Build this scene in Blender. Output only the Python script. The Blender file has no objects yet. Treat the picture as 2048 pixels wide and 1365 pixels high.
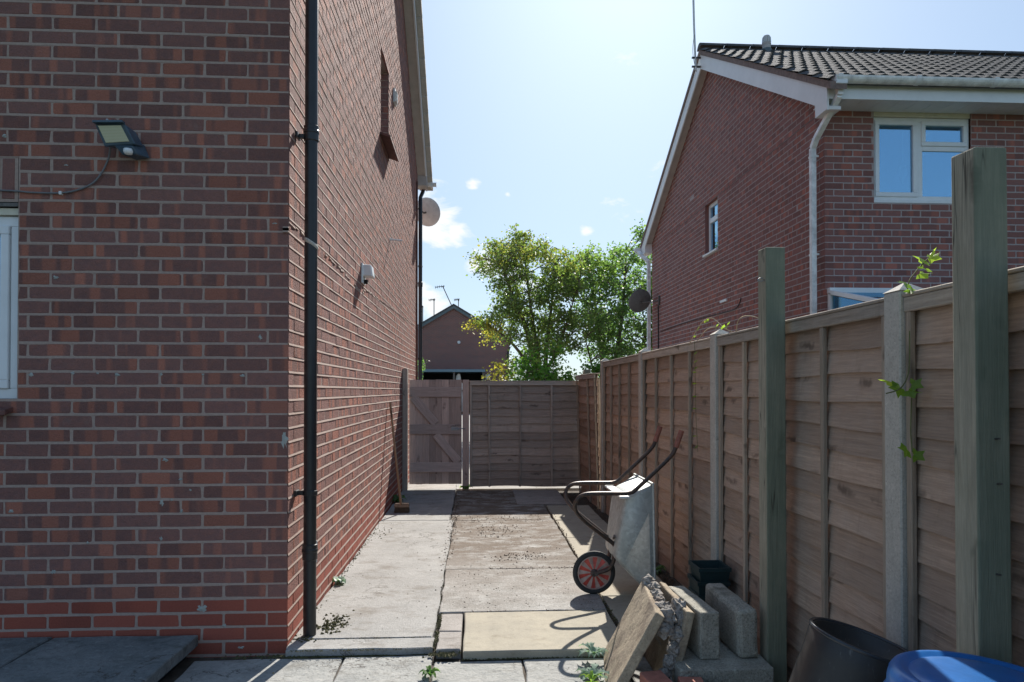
import bpy, bmesh, math, random
from mathutils import Vector, Matrix, noise as mnoise

R = math.radians
scene = bpy.context.scene
COL = scene.collection

# ------------------------------------------------------------------ camera
cam = bpy.data.cameras.new("camera")
cam.sensor_width = 36.0
cam.lens = 1365.0 / 2048.0 * 36.0
cam.shift_y = 83.0 / 2048.0
cam.clip_start = 0.05
cam.clip_end = 2000.0
camo = bpy.data.objects.new("camera", cam)
COL.objects.link(camo)
camo.location = (0, 0, 1.35)
camo.rotation_euler = (R(90.68), 0, R(-3.02))
scene.camera = camo

# ------------------------------------------------------------------ sun, sky, exposure
SUN_EL, SUN_AZ = 37.0, 13.0
SUN_STRENGTH, SKY_STRENGTH, EXPOSURE = 4.7, 0.12, 0.90
sun = bpy.data.lights.new("sun", 'SUN')
sun.energy = SUN_STRENGTH
sun.angle = R(0.53)
sun.color = (1.0, 0.94, 0.86)
suno = bpy.data.objects.new("sun", sun)
COL.objects.link(suno)
sd = Vector((math.sin(R(SUN_AZ)) * math.cos(R(SUN_EL)), math.cos(R(SUN_AZ)) * math.cos(R(SUN_EL)), math.sin(R(SUN_EL))))
suno.rotation_euler = (-sd).to_track_quat('-Z', 'Y').to_euler()
suno.location = (6, 30, 30)

scene.view_settings.view_transform = 'Standard'
scene.view_settings.look = 'None'
scene.view_settings.gamma = 1.0
scene.view_settings.use_curve_mapping = False
scene.view_settings.exposure = EXPOSURE
scene.render.engine = 'CYCLES'
scene.cycles.max_bounces = 8
scene.cycles.use_denoising = True


class NT:
    """small helper round a node tree"""
    def __init__(self, tree):
        self.t = tree
        self.n = tree.nodes
        self.l = tree.links

    def node(self, typ, props=None, **ins):
        nd = self.n.new(typ)
        for k, v in (props or {}).items():
            setattr(nd, k, v)
        for k, v in ins.items():
            self.set(nd, k, v)
        return nd

    def set(self, nd, key, v):
        key2 = int(key[1:]) if (key[0] == 'i' and key[1:].isdigit()) else key.replace('_', ' ')
        s = nd.inputs[key2]
        if isinstance(v, bpy.types.NodeSocket):
            self.l.new(v, s)
        else:
            s.default_value = v

    def math(self, op, a, b=0.0, clamp=False):
        nd = self.node('ShaderNodeMath', {'operation': op, 'use_clamp': clamp}, i0=a, i1=b)
        return nd.outputs[0]

    def vmath(self, op, a, b=(0, 0, 0)):
        nd = self.node('ShaderNodeVectorMath', {'operation': op}, i0=a, i1=b)
        return nd.outputs['Value'] if op in ('DOT_PRODUCT', 'LENGTH', 'DISTANCE') else nd.outputs[0]

    def noise(self, vec, scale=5.0, detail=3.0, rough=0.6, dist=0.0):
        nd = self.node('ShaderNodeTexNoise', None, Vector=vec, Scale=scale, Detail=detail, Roughness=rough, Distortion=dist)
        return nd.outputs['Fac']

    def ramp(self, fac, stops, interp='LINEAR'):
        nd = self.n.new('ShaderNodeValToRGB')
        cr = nd.color_ramp
        cr.interpolation = interp
        while len(cr.elements) < len(stops):
            cr.elements.new(0.5)
        for e, (p, c) in zip(cr.elements, stops):
            e.position = p
            e.color = (c, c, c, 1) if isinstance(c, (int, float)) else (c[0], c[1], c[2], 1)
        self.l.new(fac, nd.inputs[0])
        return nd.outputs[0]

    def mix(self, fac, a, b, mode='MIX'):
        nd = self.n.new('ShaderNodeMix')
        nd.data_type = 'RGBA'
        nd.blend_type = mode
        for idx, v in ((0, fac), (6, a), (7, b)):
            if isinstance(v, bpy.types.NodeSocket):
                self.l.new(v, nd.inputs[idx])
            else:
                if idx and len(v) == 3:
                    v = (v[0], v[1], v[2], 1)
                nd.inputs[idx].default_value = v
        return nd.outputs[2]

    def comb(self, x=0.0, y=0.0, z=0.0):
        return self.node('ShaderNodeCombineXYZ', None, X=x, Y=y, Z=z).outputs[0]

    def bump(self, h, strength=0.5, dist=0.01):
        return self.node('ShaderNodeBump', None, Height=h, Strength=strength, Distance=dist).outputs[0]


# ------------------------------------------------------------------ world
world = bpy.data.worlds.new("World")
scene.world = world
world.use_nodes = True
w = NT(world.node_tree)
w.n.clear()
sky = w.node('ShaderNodeTexSky', {'sky_type': 'NISHITA', 'sun_disc': False})
sky.sun_elevation = R(SUN_EL)
sky.sun_rotation = R(SUN_AZ)
sky.air_density = 1.0
sky.dust_density = 0.95
sky.ozone_density = 1.6
gen = w.node('ShaderNodeTexCoord').outputs['Generated']
nrm = w.vmath('NORMALIZE', gen)
sep = w.node('ShaderNodeSeparateXYZ', None, Vector=nrm)
# scattered low fair-weather cloud, broken up by noise, all round the horizon
cl = w.noise(w.vmath('MULTIPLY', nrm, (1, 1, 2.2)), 11.0, 9.0, 0.62, 0.3)
big = w.noise(nrm, 2.3, 2.0, 0.5)
band = w.ramp(sep.outputs['Z'], [(0.0, 0.62), (0.22, 0.55), (0.36, 0.12), (0.5, 0.0)])


def lobe(d, rad, amt):
    v = Vector(d).normalized()
    dist = w.vmath('DISTANCE', nrm, tuple(v))
    return w.math('MULTIPLY', w.math('SUBTRACT', 1.0, w.math('DIVIDE', dist, rad), True), amt)


def pxdir(px, py):
    a = math.atan((px - 1024) / 1365.0) + R(3.02)
    return (math.sin(a), math.cos(a), (782 - py) / 1365.0 * math.cos(a - R(3.02)))


lb = None
for (px, py, rad, amt) in ((862, 440, 0.075, 0.95), (905, 455, 0.05, 0.7), (965, 530, 0.05, 0.75), (862, 622, 0.055, 0.85), (945, 372, 0.018, 0.75),
                           (1172, 462, 0.018, 0.75), (1015, 388, 0.01, 0.6), (1125, 525, 0.05, 0.6), (800, 640, 0.1, 0.6), (1060, 600, 0.12, 0.55)):
    o = lobe(pxdir(px, py), rad, amt)
    lb = o if lb is None else w.math('MAXIMUM', lb, o)
behind = w.math('MULTIPLY', w.math('MULTIPLY', w.ramp(big, [(0.45, 0.0), (0.65, 1.0)]), band), 0.62)
m = w.math('MULTIPLY', w.math('ADD', w.math('MULTIPLY', w.math('SUBTRACT', cl, 0.5), 2.6), w.math('SUBTRACT', w.math('MAXIMUM', lb, behind), 0.42)), 2.6, True)
# soften the range of the sky the way the photograph's exposure does, evenly over the whole dome
skyc = w.mix(1.0, w.node('ShaderNodeGamma', None, Color=sky.outputs[0], Gamma=0.46).outputs[0], (1.11, 1.37, 1.66), 'MULTIPLY')
mixed = w.mix(m, skyc, (4.6, 4.7, 4.8))
bg = w.node('ShaderNodeBackground', None, Color=mixed, Strength=SKY_STRENGTH)
wo = w.node('ShaderNodeOutputWorld')
w.l.new(bg.outputs[0], wo.inputs[0])

# ------------------------------------------------------------------ materials
MATS = {}


def new_mat(name):
    m_ = bpy.data.materials.new(name)
    m_.use_nodes = True
    t = NT(m_.node_tree)
    P = t.n['Principled BSDF']
    MATS[name] = m_
    return m_, t, P


def world_pos(t):
    return t.node('ShaderNodeNewGeometry').outputs['Position']


def obj_coord(t):
    """object coordinates pushed apart for every object"""
    c = t.node('ShaderNodeTexCoord').outputs['Object']
    r = t.node('ShaderNodeObjectInfo').outputs['Random']
    return t.vmath('ADD', c, t.vmath('MULTIPLY', t.comb(r, r, r), (37.0, 91.0, 53.0)))


def piece_rand(t):
    a = t.node('ShaderNodeNewGeometry').outputs['Random Per Island']
    b = t.node('ShaderNodeObjectInfo').outputs['Random']
    return t.math('FRACT', t.math('ADD', t.math('MULTIPLY', a, 7.13), t.math('MULTIPLY', b, 13.7)))


def simple(name, color, rough=0.6, metal=0.0, var=0.12, scale=12.0, bump=0.0, bscale=80.0, spec=None, coat=0.0, local=False):
    m_, t, P = new_mat(name)
    p = obj_coord(t) if local else world_pos(t)
    n = t.noise(p, scale, 4.0, 0.65)
    lo = tuple(c * (1 - var) for c in color)
    hi = tuple(min(1, c * (1 + var)) for c in color)
    t.set(P, 'Base Color', t.ramp(n, [(0.3, lo), (0.7, hi)]))
    t.set(P, 'Roughness', rough)
    t.set(P, 'Metallic', metal)
    if spec is not None:
        t.set(P, 'Specular IOR Level', spec)
    if coat:
        t.set(P, 'Coat Weight', coat)
    if bump:
        t.set(P, 'Normal', t.bump(t.noise(p, bscale, 3.0, 0.6), bump, 0.004))
    return m_


def brick_mat(name, light, mid, dark, bands=8.0, rough_bump=0.6, amount=0.5, moss=0.0):
    m_, t, P = new_mat(name)
    p = world_pos(t)
    s = t.node('ShaderNodeSeparateXYZ', None, Vector=p)
    u = t.math('ADD', s.outputs[0], s.outputs[1])
    r = piece_rand(t)
    r2 = t.math('FRACT', t.math('MULTIPLY', r, 17.31))
    r3 = t.math('FRACT', t.math('MULTIPLY', r, 53.77))
    # vertical kiss-mark bands baked into each brick
    bv = t.comb(t.math('ADD', t.math('MULTIPLY', u, bands), t.math('MULTIPLY', r, 91.0)), t.math('MULTIPLY', r2, 47.0), t.math('MULTIPLY', s.outputs[2], 0.6))
    bn = t.noise(bv, 1.0, 1.0, 0.4)
    th = t.math('ADD', 0.36 + 0.16 * (1 - amount), t.math('MULTIPLY', r3, 0.2))
    bm = t.math('MULTIPLY', t.math('SUBTRACT', bn, th), 14.0, True)
    grain = t.noise(p, 130.0, 4.0, 0.8)
    blot = t.noise(p, 26.0, 4.0, 0.7)
    base = t.mix(r2, light, mid)
    c = t.mix(bm, dark, base)
    c = t.mix(t.ramp(blot, [(0.35, 0.0), (0.75, 0.45)]), c, mid)
    val = t.math('ADD', 0.42, t.math('ADD', t.math('MULTIPLY', r3, 0.36), t.math('MULTIPLY', grain, 0.86)))
    c = t.mix(1.0, c, t.comb(val, val, val), 'MULTIPLY')
    # pale mortar smears and weathering
    sm = t.noise(p, 7.0, 7.0, 0.75)
    c = t.mix(t.ramp(sm, [(0.6, 0.0), (0.78, 0.35)]), c, (0.30, 0.25, 0.22))
    t.set(P, 'Base Color', c)
    t.set(P, 'Roughness', 0.88)
    t.set(P, 'Specular IOR Level', 0.25)
    h = t.math('ADD', t.math('MULTIPLY', grain, 0.6), t.math('MULTIPLY', blot, 0.8))
    t.set(P, 'Normal', t.bump(h, rough_bump, 0.011))
    return m_


brick_mat('brick_facing', (0.41, 0.158, 0.108), (0.335, 0.14, 0.103), (0.195, 0.105, 0.094), 12.5, 1.0, 0.5)
brick_mat('brick_plinth', (0.36, 0.098, 0.062), (0.31, 0.085, 0.058), (0.27, 0.078, 0.055), 3.0, 0.2, 0.1)
brick_mat('brick_neighbour', (0.40, 0.145, 0.11), (0.335, 0.13, 0.10), (0.21, 0.105, 0.095), 9.0, 0.5, 0.35)


def mortar_mat(name, col):
    m_, t, P = new_mat(name)
    p = world_pos(t)
    n = t.noise(p, 60.0, 5.0, 0.7)
    n2 = t.noise(p, 2.2, 5.0, 0.7)
    c = t.ramp(n, [(0.25, tuple(x * 0.72 for x in col)), (0.7, col)])
    c = t.mix(t.ramp(n2, [(0.45, 0.0), (0.75, 0.4)]), c, tuple(x * 0.66 for x in col))
    t.set(P, 'Base Color', c)
    t.set(P, 'Roughness', 0.95)
    t.set(P, 'Normal', t.bump(n, 0.5, 0.004))
    return m_


mortar_mat('mortar', (0.43, 0.32, 0.27))
mortar_mat('mortar_neighbour', (0.46, 0.38, 0.36))
mortar_mat('mortar_patch', (0.52, 0.50, 0.45))
mortar_mat('dab', (0.40, 0.42, 0.39))


def far_brick():
    m_, t, P = new_mat('brick_far')
    p = world_pos(t)
    s = t.node('ShaderNodeSeparateXYZ', None, Vector=p)
    v = t.comb(t.math('ADD', s.outputs[0], s.outputs[1]), s.outputs[2], 0.0)
    b = t.node('ShaderNodeTexBrick', None, Vector=v, Scale=1.0, Color1=(0.22, 0.075, 0.06, 1), Color2=(0.13, 0.055, 0.05, 1), Mortar=(0.33, 0.25, 0.22, 1))
    b.inputs['Mortar Size'].default_value = 0.010
    b.inputs['Brick Width'].default_value = 0.225
    b.inputs['Row Height'].default_value = 0.075
    t.set(P, 'Base Color', b.outputs[0])
    t.set(P, 'Roughness', 0.9)
    t.set(P, 'Normal', t.bump(t.noise(p, 30.0, 3.0), 0.4, 0.01))


far_brick()


def concrete(name, base, stain, speck=0.3, scale=3.0, dirt=None, *a, crack=0.0, **k):
    return concrete_(name, base, stain, speck, scale, dirt, *a, crack=crack, **k)


def concrete_(name, base, stain, speck=0.3, scale=3.0, dirt=None, dirt_amt=0.5, moss=0.0, bump=0.35, bscale=140.0, local=False, dirt_y=None, crack=0.0):
    m_, t, P = new_mat(name)
    p = obj_coord(t) if local else world_pos(t)
    big_ = t.noise(p, scale, 6.0, 0.68)
    fine = t.noise(p, bscale, 3.0, 0.75)
    c = t.mix(t.ramp(big_, [(0.35, 0.0), (0.68, 1.0)]), base, stain)
    f2 = t.ramp(fine, [(0.3, 1.0 - speck), (0.52, 1.0), (0.72, 1.0 + 0.0)])
    c = t.mix(1.0, c, f2, 'MULTIPLY')
    pebb = t.ramp(t.noise(p, bscale * 0.55, 2.0, 0.6), [(0.63, 0.0), (0.7, speck)])
    c = t.mix(pebb, c, tuple(min(1, x * 1.5) for x in base))
    if dirt:
        dn = t.noise(t.vmath('MULTIPLY', p, (1.0, 1.7, 1.0)), 3.4, 9.0, 0.74)
        dm = t.math('MULTIPLY', t.math('SUBTRACT', dn, 0.62 - 0.3 * dirt_amt), 6.0, True)
        if dirt_y:
            s = t.node('ShaderNodeSeparateXYZ', None, Vector=world_pos(t))
            gy = t.node('ShaderNodeMapRange', {'clamp': True}, Value=s.outputs[1])
            gy.inputs[1].default_value, gy.inputs[2].default_value = dirt_y
            gy.inputs[3].default_value, gy.inputs[4].default_value = 0.25, 1.0
            dm = t.math('MULTIPLY', dm, gy.outputs[0])
        c = t.mix(t.math('MULTIPLY', dm, 0.9), c, dirt)
    if moss:
        mn = t.noise(p, 9.0, 7.0, 0.75)
        c = t.mix(t.math('MULTIPLY', t.math('SUBTRACT', mn, 0.66 - moss), 5.0, True), c, (0.07, 0.075, 0.035))
    blot = t.noise(p, 17.0, 8.0, 0.78)
    c = t.mix(t.ramp(blot, [(0.5, 0.0), (0.72, 0.42)]), c, tuple(x * 0.55 for x in stain))
    if crack:
        ck = t.math('ABSOLUTE', t.math('SUBTRACT', t.noise(p, 1.7, 9.0, 0.62, 0.3), 0.5))
        gate_ = t.ramp(t.noise(p, 1.1, 2.0), [(0.5, 0.0), (0.58, 1.0)])
        c = t.mix(t.math('MULTIPLY', t.math('MULTIPLY', t.ramp(ck, [(0.0, 1.0), (0.007, 0.0)]), gate_), crack), c, (0.06, 0.052, 0.045))
    t.set(P, 'Base Color', c)
    t.set(P, 'Roughness', 0.92)
    t.set(P, 'Specular IOR Level', 0.3)
    h = t.math('ADD', t.math('MULTIPLY', fine, 0.6), t.math('MULTIPLY', t.noise(p, 22.0, 4.0, 0.7), 1.0))
    t.set(P, 'Normal', t.bump(h, bump, 0.008))
    return m_


concrete('concrete_path', (0.355, 0.35, 0.335), (0.272, 0.268, 0.255), 0.35, 2.0, (0.17, 0.15, 0.125), 0.34, 0.0, 0.7, 130.0, crack=0.8)
concrete('concrete_slab', (0.43, 0.425, 0.405), (0.265, 0.255, 0.235), 0.5, 3.6, (0.12, 0.088, 0.062), 0.86, 0.0, 0.9, 100.0, dirt_y=(4.3, 5.9))
concrete('sandstone', (0.385, 0.35, 0.275), (0.315, 0.29, 0.235), 0.22, 4.0, (0.2, 0.17, 0.12), 0.18, 0.0, 0.3, 200.0)
concrete('riven_slab', (0.35, 0.35, 0.33), (0.26, 0.265, 0.255), 0.25, 5.0, (0.13, 0.12, 0.10), 0.25, 0.04, 1.0, 45.0, crack=1.0)
concrete('grey_paver', (0.36, 0.335, 0.31), (0.28, 0.26, 0.24), 0.4, 6.0, (0.12, 0.1, 0.08), 0.25, 0.02, 0.5, 150.0)
concrete('raised_slab', (0.22, 0.235, 0.235), (0.135, 0.155, 0.16), 0.3, 4.0, (0.07, 0.08, 0.075), 0.35, 0.05, 1.0, 40.0, crack=1.0)
concrete('concrete_post', (0.52, 0.49, 0.435), (0.44, 0.415, 0.365), 0.3, 5.0, (0.16, 0.15, 0.12), 0.1, 0.02, 0.3, 130.0)
concrete('block', (0.38, 0.365, 0.31), (0.29, 0.28, 0.24), 0.6, 8.0, (0.1, 0.1, 0.07), 0.25, 0.02, 1.0, 110.0)
concrete('leaning_slab', (0.42, 0.35, 0.25), (0.27, 0.22, 0.165), 0.35, 7.0, (0.15, 0.11, 0.08), 0.42, 0.06, 0.6, 90.0)
concrete('rubble_mortar', (0.36, 0.34, 0.31), (0.24, 0.215, 0.19), 0.6, 14.0, (0.2, 0.12, 0.07), 0.3, 0.0, 1.0, 70.0)
concrete('roof_tile', (0.11, 0.11, 0.11), (0.06, 0.062, 0.066), 0.5, 6.0, (0.17, 0.155, 0.125), 0.25, 0.03, 0.7, 60.0)


def ground_mat():
    m_, t, P = new_mat('soil')
    p = world_pos(t)
    n = t.noise(p, 14.0, 7.0, 0.72)
    c = t.ramp(n, [(0.3, (0.035, 0.027, 0.02)), (0.7, (0.10, 0.08, 0.06))])
    t.set(P, 'Base Color', c)
    t.set(P, 'Roughness', 0.97)
    t.set(P, 'Normal', t.bump(n, 0.9, 0.02))
    m_, t, P = new_mat('turf')
    p = world_pos(t)
    n = t.noise(p, 3.0, 8.0, 0.75)
    c = t.ramp(n, [(0.3, (0.035, 0.06, 0.018)), (0.7, (0.11, 0.12, 0.055))])
    t.set(P, 'Base Color', c)
    t.set(P, 'Roughness', 0.97)
    t.set(P, 'Normal', t.bump(t.noise(p, 60.0, 4.0), 0.9, 0.03))


ground_mat()


def wood(name, light, dark, stain, stain_amt=0.4, rough=0.85, ring=62.0, axis=0, bump=0.6, green=0.0, algae=0.0, split=0.0):
    """weathered timber; the grain runs along local x (axis 0) or local z (axis 2)"""
    m_, t, P = new_mat(name)
    p = obj_coord(t)
    sc = (2.6, ring, ring) if axis == 0 else (ring, ring, 2.6)
    g = t.noise(t.vmath('MULTIPLY', p, sc), 1.0, 5.0, 0.65, 0.25)
    sc2 = (9.0, 170.0, 170.0) if axis == 0 else (170.0, 170.0, 9.0)
    fine = t.noise(t.vmath('MULTIPLY', p, sc2), 1.0, 3.0, 0.7)
    cloud = t.noise(p, 3.2, 5.0, 0.7)
    r = t.node('ShaderNodeObjectInfo').outputs['Random']
    c = t.ramp(g, [(0.3, dark), (0.68, light)])
    c = t.mix(t.math('MULTIPLY', t.ramp(fine, [(0.42, 0.6), (0.6, 0.0)]), 0.55), c, tuple(x * 0.55 for x in dark))
    c = t.mix(t.math('MULTIPLY', t.ramp(cloud, [(0.42, 0.0), (0.68, 1.0)]), stain_amt), c, stain)
    wob = t.noise(p, 9.0, 2.0)
    kv = t.vmath('ADD', t.vmath('MULTIPLY', p, (2.4, 9.0, 9.0) if axis == 0 else (9.0, 9.0, 2.4)), t.comb(wob, wob, wob))
    vo = t.node('ShaderNodeTexVoronoi', None, Vector=kv, Scale=1.0)
    kd = vo.outputs['Distance']
    c = t.mix(t.ramp(kd, [(0.07, 0.9), (0.13, 0.55), (0.22, 0.0)]), c, tuple(x * 0.42 for x in dark))
    # sawn cross marks and dark water stains
    saw = t.noise(t.vmath('MULTIPLY', p, (160.0, 9.0, 9.0) if axis == 0 else (9.0, 9.0, 160.0)), 1.0, 2.0)
    c = t.mix(t.ramp(saw, [(0.5, 0.0), (0.7, 0.22)]), c, dark)
    ws_ = t.noise(t.vmath('MULTIPLY', p, (9.0, 2.5, 2.5) if axis == 0 else (7.0, 7.0, 1.5)), 1.0, 7.0, 0.75)
    c = t.mix(t.ramp(ws_, [(0.56, 0.0), (0.72, 0.4)]), c, tuple(x * 0.5 for x in dark))
    v = t.math('ADD', 0.78, t.math('MULTIPLY', r, 0.42))
    c = t.mix(1.0, c, t.comb(v, v, v), 'MULTIPLY')
    if green:
        gn = t.noise(t.vmath('MULTIPLY', p, (2.0, 2.0, 1.2)), 2.0, 5.0, 0.7)
        c = t.mix(t.math('MULTIPLY', t.ramp(gn, [(0.35, 0.0), (0.7, 1.0)]), green), c, (0.10, 0.115, 0.06))
    if algae:
        # the damp face turned to the garden is green with algae
        sp = t.node('ShaderNodeSeparateXYZ', None, Vector=t.node('ShaderNodeTexCoord').outputs['Object'])
        fm = t.math('MULTIPLY', t.math('SUBTRACT', -0.040, sp.outputs[1]), 400.0, True)
        c = t.mix(t.math('MULTIPLY', fm, t.math('MULTIPLY', t.ramp(cloud, [(0.25, 0.65), (0.6, 1.0)]), algae)), c, t.mix(g, (0.085, 0.115, 0.08), (0.15, 0.175, 0.125)))
    if split:
        # drying splits along the grain
        sv = t.vmath('MULTIPLY', p, (1.1, 30.0, 30.0) if axis == 0 else (30.0, 30.0, 1.1))
        sk = t.math('ABSOLUTE', t.math('SUBTRACT', t.noise(sv, 1.0, 2.0, 0.5), 0.5))
        sg = t.ramp(t.noise(t.vmath('MULTIPLY', p, (1.0, 6.0, 6.0) if axis == 0 else (6.0, 6.0, 1.0)), 1.0, 2.0), [(0.5, 0.0), (0.56, 1.0)])
        c = t.mix(t.math('MULTIPLY', t.math('MULTIPLY', t.ramp(sk, [(0.0, 1.0), (0.02, 0.0)]), sg), split), c, (0.05, 0.045, 0.035))
    t.set(P, 'Base Color', c)
    t.set(P, 'Roughness', rough)
    t.set(P, 'Specular IOR Level', 0.25)
    t.set(P, 'Normal', t.bump(t.math('ADD', g, t.math('MULTIPLY', fine, 0.5)), bump, 0.006))
    return m_


wood('fence_board', (0.49, 0.355, 0.265), (0.35, 0.25, 0.19), (0.40, 0.335, 0.285), 0.4, ring=80.0)
wood('fence_batten', (0.46, 0.37, 0.29), (0.29, 0.235, 0.185), (0.25, 0.245, 0.19), 0.4, axis=2)
wood('fence_rail', (0.5, 0.43, 0.36), (0.32, 0.27, 0.22), (0.42, 0.40, 0.37), 0.4)
wood('dark_board', (0.54, 0.44, 0.365), (0.38, 0.31, 0.26), (0.34, 0.30, 0.26), 0.5, ring=80.0)
wood('dark_batten', (0.50, 0.42, 0.35), (0.34, 0.28, 0.24), (0.3, 0.29, 0.25), 0.4, axis=2)
wood('gate_board', (0.66, 0.50, 0.43), (0.50, 0.375, 0.325), (0.46, 0.38, 0.33), 0.35, axis=2)
wood('gate_rail', (0.68, 0.54, 0.48), (0.50, 0.39, 0.35), (0.45, 0.39, 0.35), 0.3)
wood('timber_post', (0.44, 0.40, 0.31), (0.31, 0.285, 0.225), (0.24, 0.24, 0.185), 0.4, axis=2, ring=45.0, green=0.3, algae=0.75, split=0.85)
wood('broom_handle', (0.42, 0.27, 0.17), (0.3, 0.18, 0.11), (0.25, 0.17, 0.1), 0.3, axis=2)
wood('bare_timber', (0.50, 0.36, 0.22), (0.36, 0.25, 0.15), (0.3, 0.22, 0.14), 0.3, axis=2)

simple('upvc', (0.74, 0.76, 0.77), 0.35, var=0.05, scale=6)
simple('upvc_dirty', (0.76, 0.77, 0.76), 0.5, var=0.28, scale=9)
simple('cream_board', (0.62, 0.58, 0.46), 0.6, var=0.08)
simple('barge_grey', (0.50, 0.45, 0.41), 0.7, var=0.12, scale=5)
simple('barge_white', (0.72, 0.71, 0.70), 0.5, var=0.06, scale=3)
simple('black_pipe', (0.016, 0.018, 0.02), 0.38, var=0.3, scale=14, bump=0.08)
simple('black_plastic', (0.02, 0.021, 0.022), 0.42, var=0.5, scale=9, bump=0.1, bscale=45)


def scuffed():
    m_, t, P = new_mat('scuffed_black')
    p = world_pos(t)
    a = t.noise(p, 5.0, 8.0, 0.75)
    sc = t.noise(t.vmath('MULTIPLY', p, (60.0, 60.0, 9.0)), 1.0, 4.0, 0.7)
    c = t.ramp(a, [(0.35, (0.014, 0.015, 0.017)), (0.62, (0.035, 0.034, 0.032)), (0.8, (0.11, 0.10, 0.088))])
    c = t.mix(t.ramp(sc, [(0.62, 0.0), (0.74, 0.5)]), c, (0.20, 0.20, 0.19))
    t.set(P, 'Base Color', c)
    t.set(P, 'Roughness', t.ramp(a, [(0.3, 0.38), (0.7, 0.6)]))
    t.set(P, 'Normal', t.bump(a, 0.15, 0.01))


scuffed()
simple('gloss_black', (0.03, 0.034, 0.04), 0.25, var=0.2)
simple('teal_plastic', (0.012, 0.035, 0.038), 0.45, var=0.25)
simple('blue_plastic', (0.012, 0.115, 0.36), 0.3, var=0.15, scale=10, bump=0.12, bscale=60)
simple('rubber', (0.025, 0.027, 0.028), 0.75, var=0.3, scale=30, bump=0.2, bscale=120)
simple('wheel_red', (0.50, 0.075, 0.055), 0.5, var=0.3, scale=30)
simple('wheel_pale', (0.42, 0.30, 0.25), 0.6, var=0.25, scale=30)
simple('steel_dark', (0.12, 0.11, 0.1), 0.5, 0.6, var=0.3, scale=30)
simple('grey_metal', (0.30, 0.31, 0.32), 0.45, 0.7, var=0.2)
simple('dish_grey', (0.66, 0.68, 0.68), 0.6, var=0.12)
simple('dish_dark', (0.15, 0.16, 0.16), 0.6, var=0.2)
simple('lamp_housing', (0.05, 0.085, 0.12), 0.3, var=0.2)
simple('cable_grey', (0.15, 0.16, 0.17), 0.55, var=0.1)
simple('cable_black', (0.02, 0.02, 0.022), 0.6, var=0.1)
simple('lead', (0.12, 0.15, 0.16), 0.7, var=0.25, scale=8)
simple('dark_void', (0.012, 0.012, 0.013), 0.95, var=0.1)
simple('room_dark', (0.05, 0.05, 0.055), 0.95, var=0.1)
simple('bark', (0.13, 0.105, 0.08), 0.95, var=0.35, scale=18, bump=0.6)
simple('stem_green', (0.11, 0.12, 0.045), 0.8, var=0.3, scale=30)
simple('straw', (0.42, 0.36, 0.22), 0.9, var=0.2, scale=30)
simple('bristle', (0.11, 0.075, 0.05), 0.9, var=0.3, scale=50)
simple('broom_wood', (0.23, 0.16, 0.11), 0.8, var=0.3, scale=25)
simple('moss', (0.075, 0.072, 0.03), 0.98, var=0.45, scale=50)
simple('litter', (0.10, 0.072, 0.05), 0.98, var=0.5, scale=50)
simple('grip_rust', (0.27, 0.10, 0.07), 0.7, var=0.3, scale=50)
simple('red_brick_loose', (0.36, 0.145, 0.105), 0.9, var=0.18, scale=30, bump=0.3)
simple('fascia_blue', (0.14, 0.22, 0.27), 0.5, var=0.1)
simple('white_paint', (0.75, 0.75, 0.72), 0.7, var=0.08)
simple('tile_red', (0.13, 0.055, 0.045), 0.7, var=0.3, scale=14)
simple('verge_mortar', (0.20, 0.145, 0.125), 0.95, var=0.25, scale=20, bump=0.4)


def tube_paint():
    m_, t, P = new_mat('rusty_tube')
    p = world_pos(t)
    n = t.noise(p, 35.0, 6.0, 0.7)
    t.set(P, 'Base Color', t.ramp(n, [(0.38, (0.045, 0.04, 0.04)), (0.55, (0.085, 0.055, 0.042)), (0.75, (0.16, 0.085, 0.055))]))
    t.set(P, 'Roughness', 0.5)
    t.set(P, 'Metallic', 0.35)
    m_, t, P = new_mat('galvanised')
    p = world_pos(t)
    vo = t.node('ShaderNodeTexVoronoi', None, Vector=p, Scale=55.0)
    sp = t.node('ShaderNodeSeparateColor', None, Color=vo.outputs['Color'])
    n = t.noise(t.vmath('MULTIPLY', p, (6, 6, 2.5)), 1.0, 6.0, 0.7)
    c = t.ramp(n, [(0.3, (0.36, 0.39, 0.375)), (0.7, (0.56, 0.585, 0.565))])
    v = t.math('ADD', 0.86, t.math('MULTIPLY', sp.outputs[0], 0.22))
    cc = t.mix(1.0, c, t.comb(v, v, v), 'MULTIPLY')
    rs = t.noise(p, 9.0, 8.0, 0.78)
    t.set(P, 'Base Color', t.mix(t.ramp(rs, [(0.54, 0.0), (0.75, 0.6)]), cc, (0.20, 0.165, 0.13)))
    t.set(P, 'Metallic', 0.45)
    t.set(P, 'Roughness', t.ramp(n, [(0.3, 0.62), (0.7, 0.46)]))
    t.set(P, 'Normal', t.bump(t.noise(p, 16.0, 3.0), 0.12, 0.01))


tube_paint()


def glass_mat(name, refl, tint):
    m_, t, P = new_mat(name)
    t.n.remove(P)
    gl = t.node('ShaderNodeBsdfGlossy', None, Color=(0.42, 0.74, 1, 1), Roughness=0.01)
    tr = t.node('ShaderNodeBsdfTransparent', None, Color=(tint[0], tint[1], tint[2], 1))
    lw = t.node('ShaderNodeLayerWeight', None, Blend=0.25)
    f = t.math('ADD', refl, t.math('MULTIPLY', lw.outputs['Fresnel'], 0.8), True)
    mx = t.node('ShaderNodeMixShader', None, i0=f, i1=tr.outputs[0], i2=gl.outputs[0])
    t.l.new(mx.outputs[0], t.n['Material Output'].inputs[0])


glass_mat('window_glass', 0.5, (0.65, 0.72, 0.72))
glass_mat('roof_glass', 0.08, (0.7, 0.8, 0.78))


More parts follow.
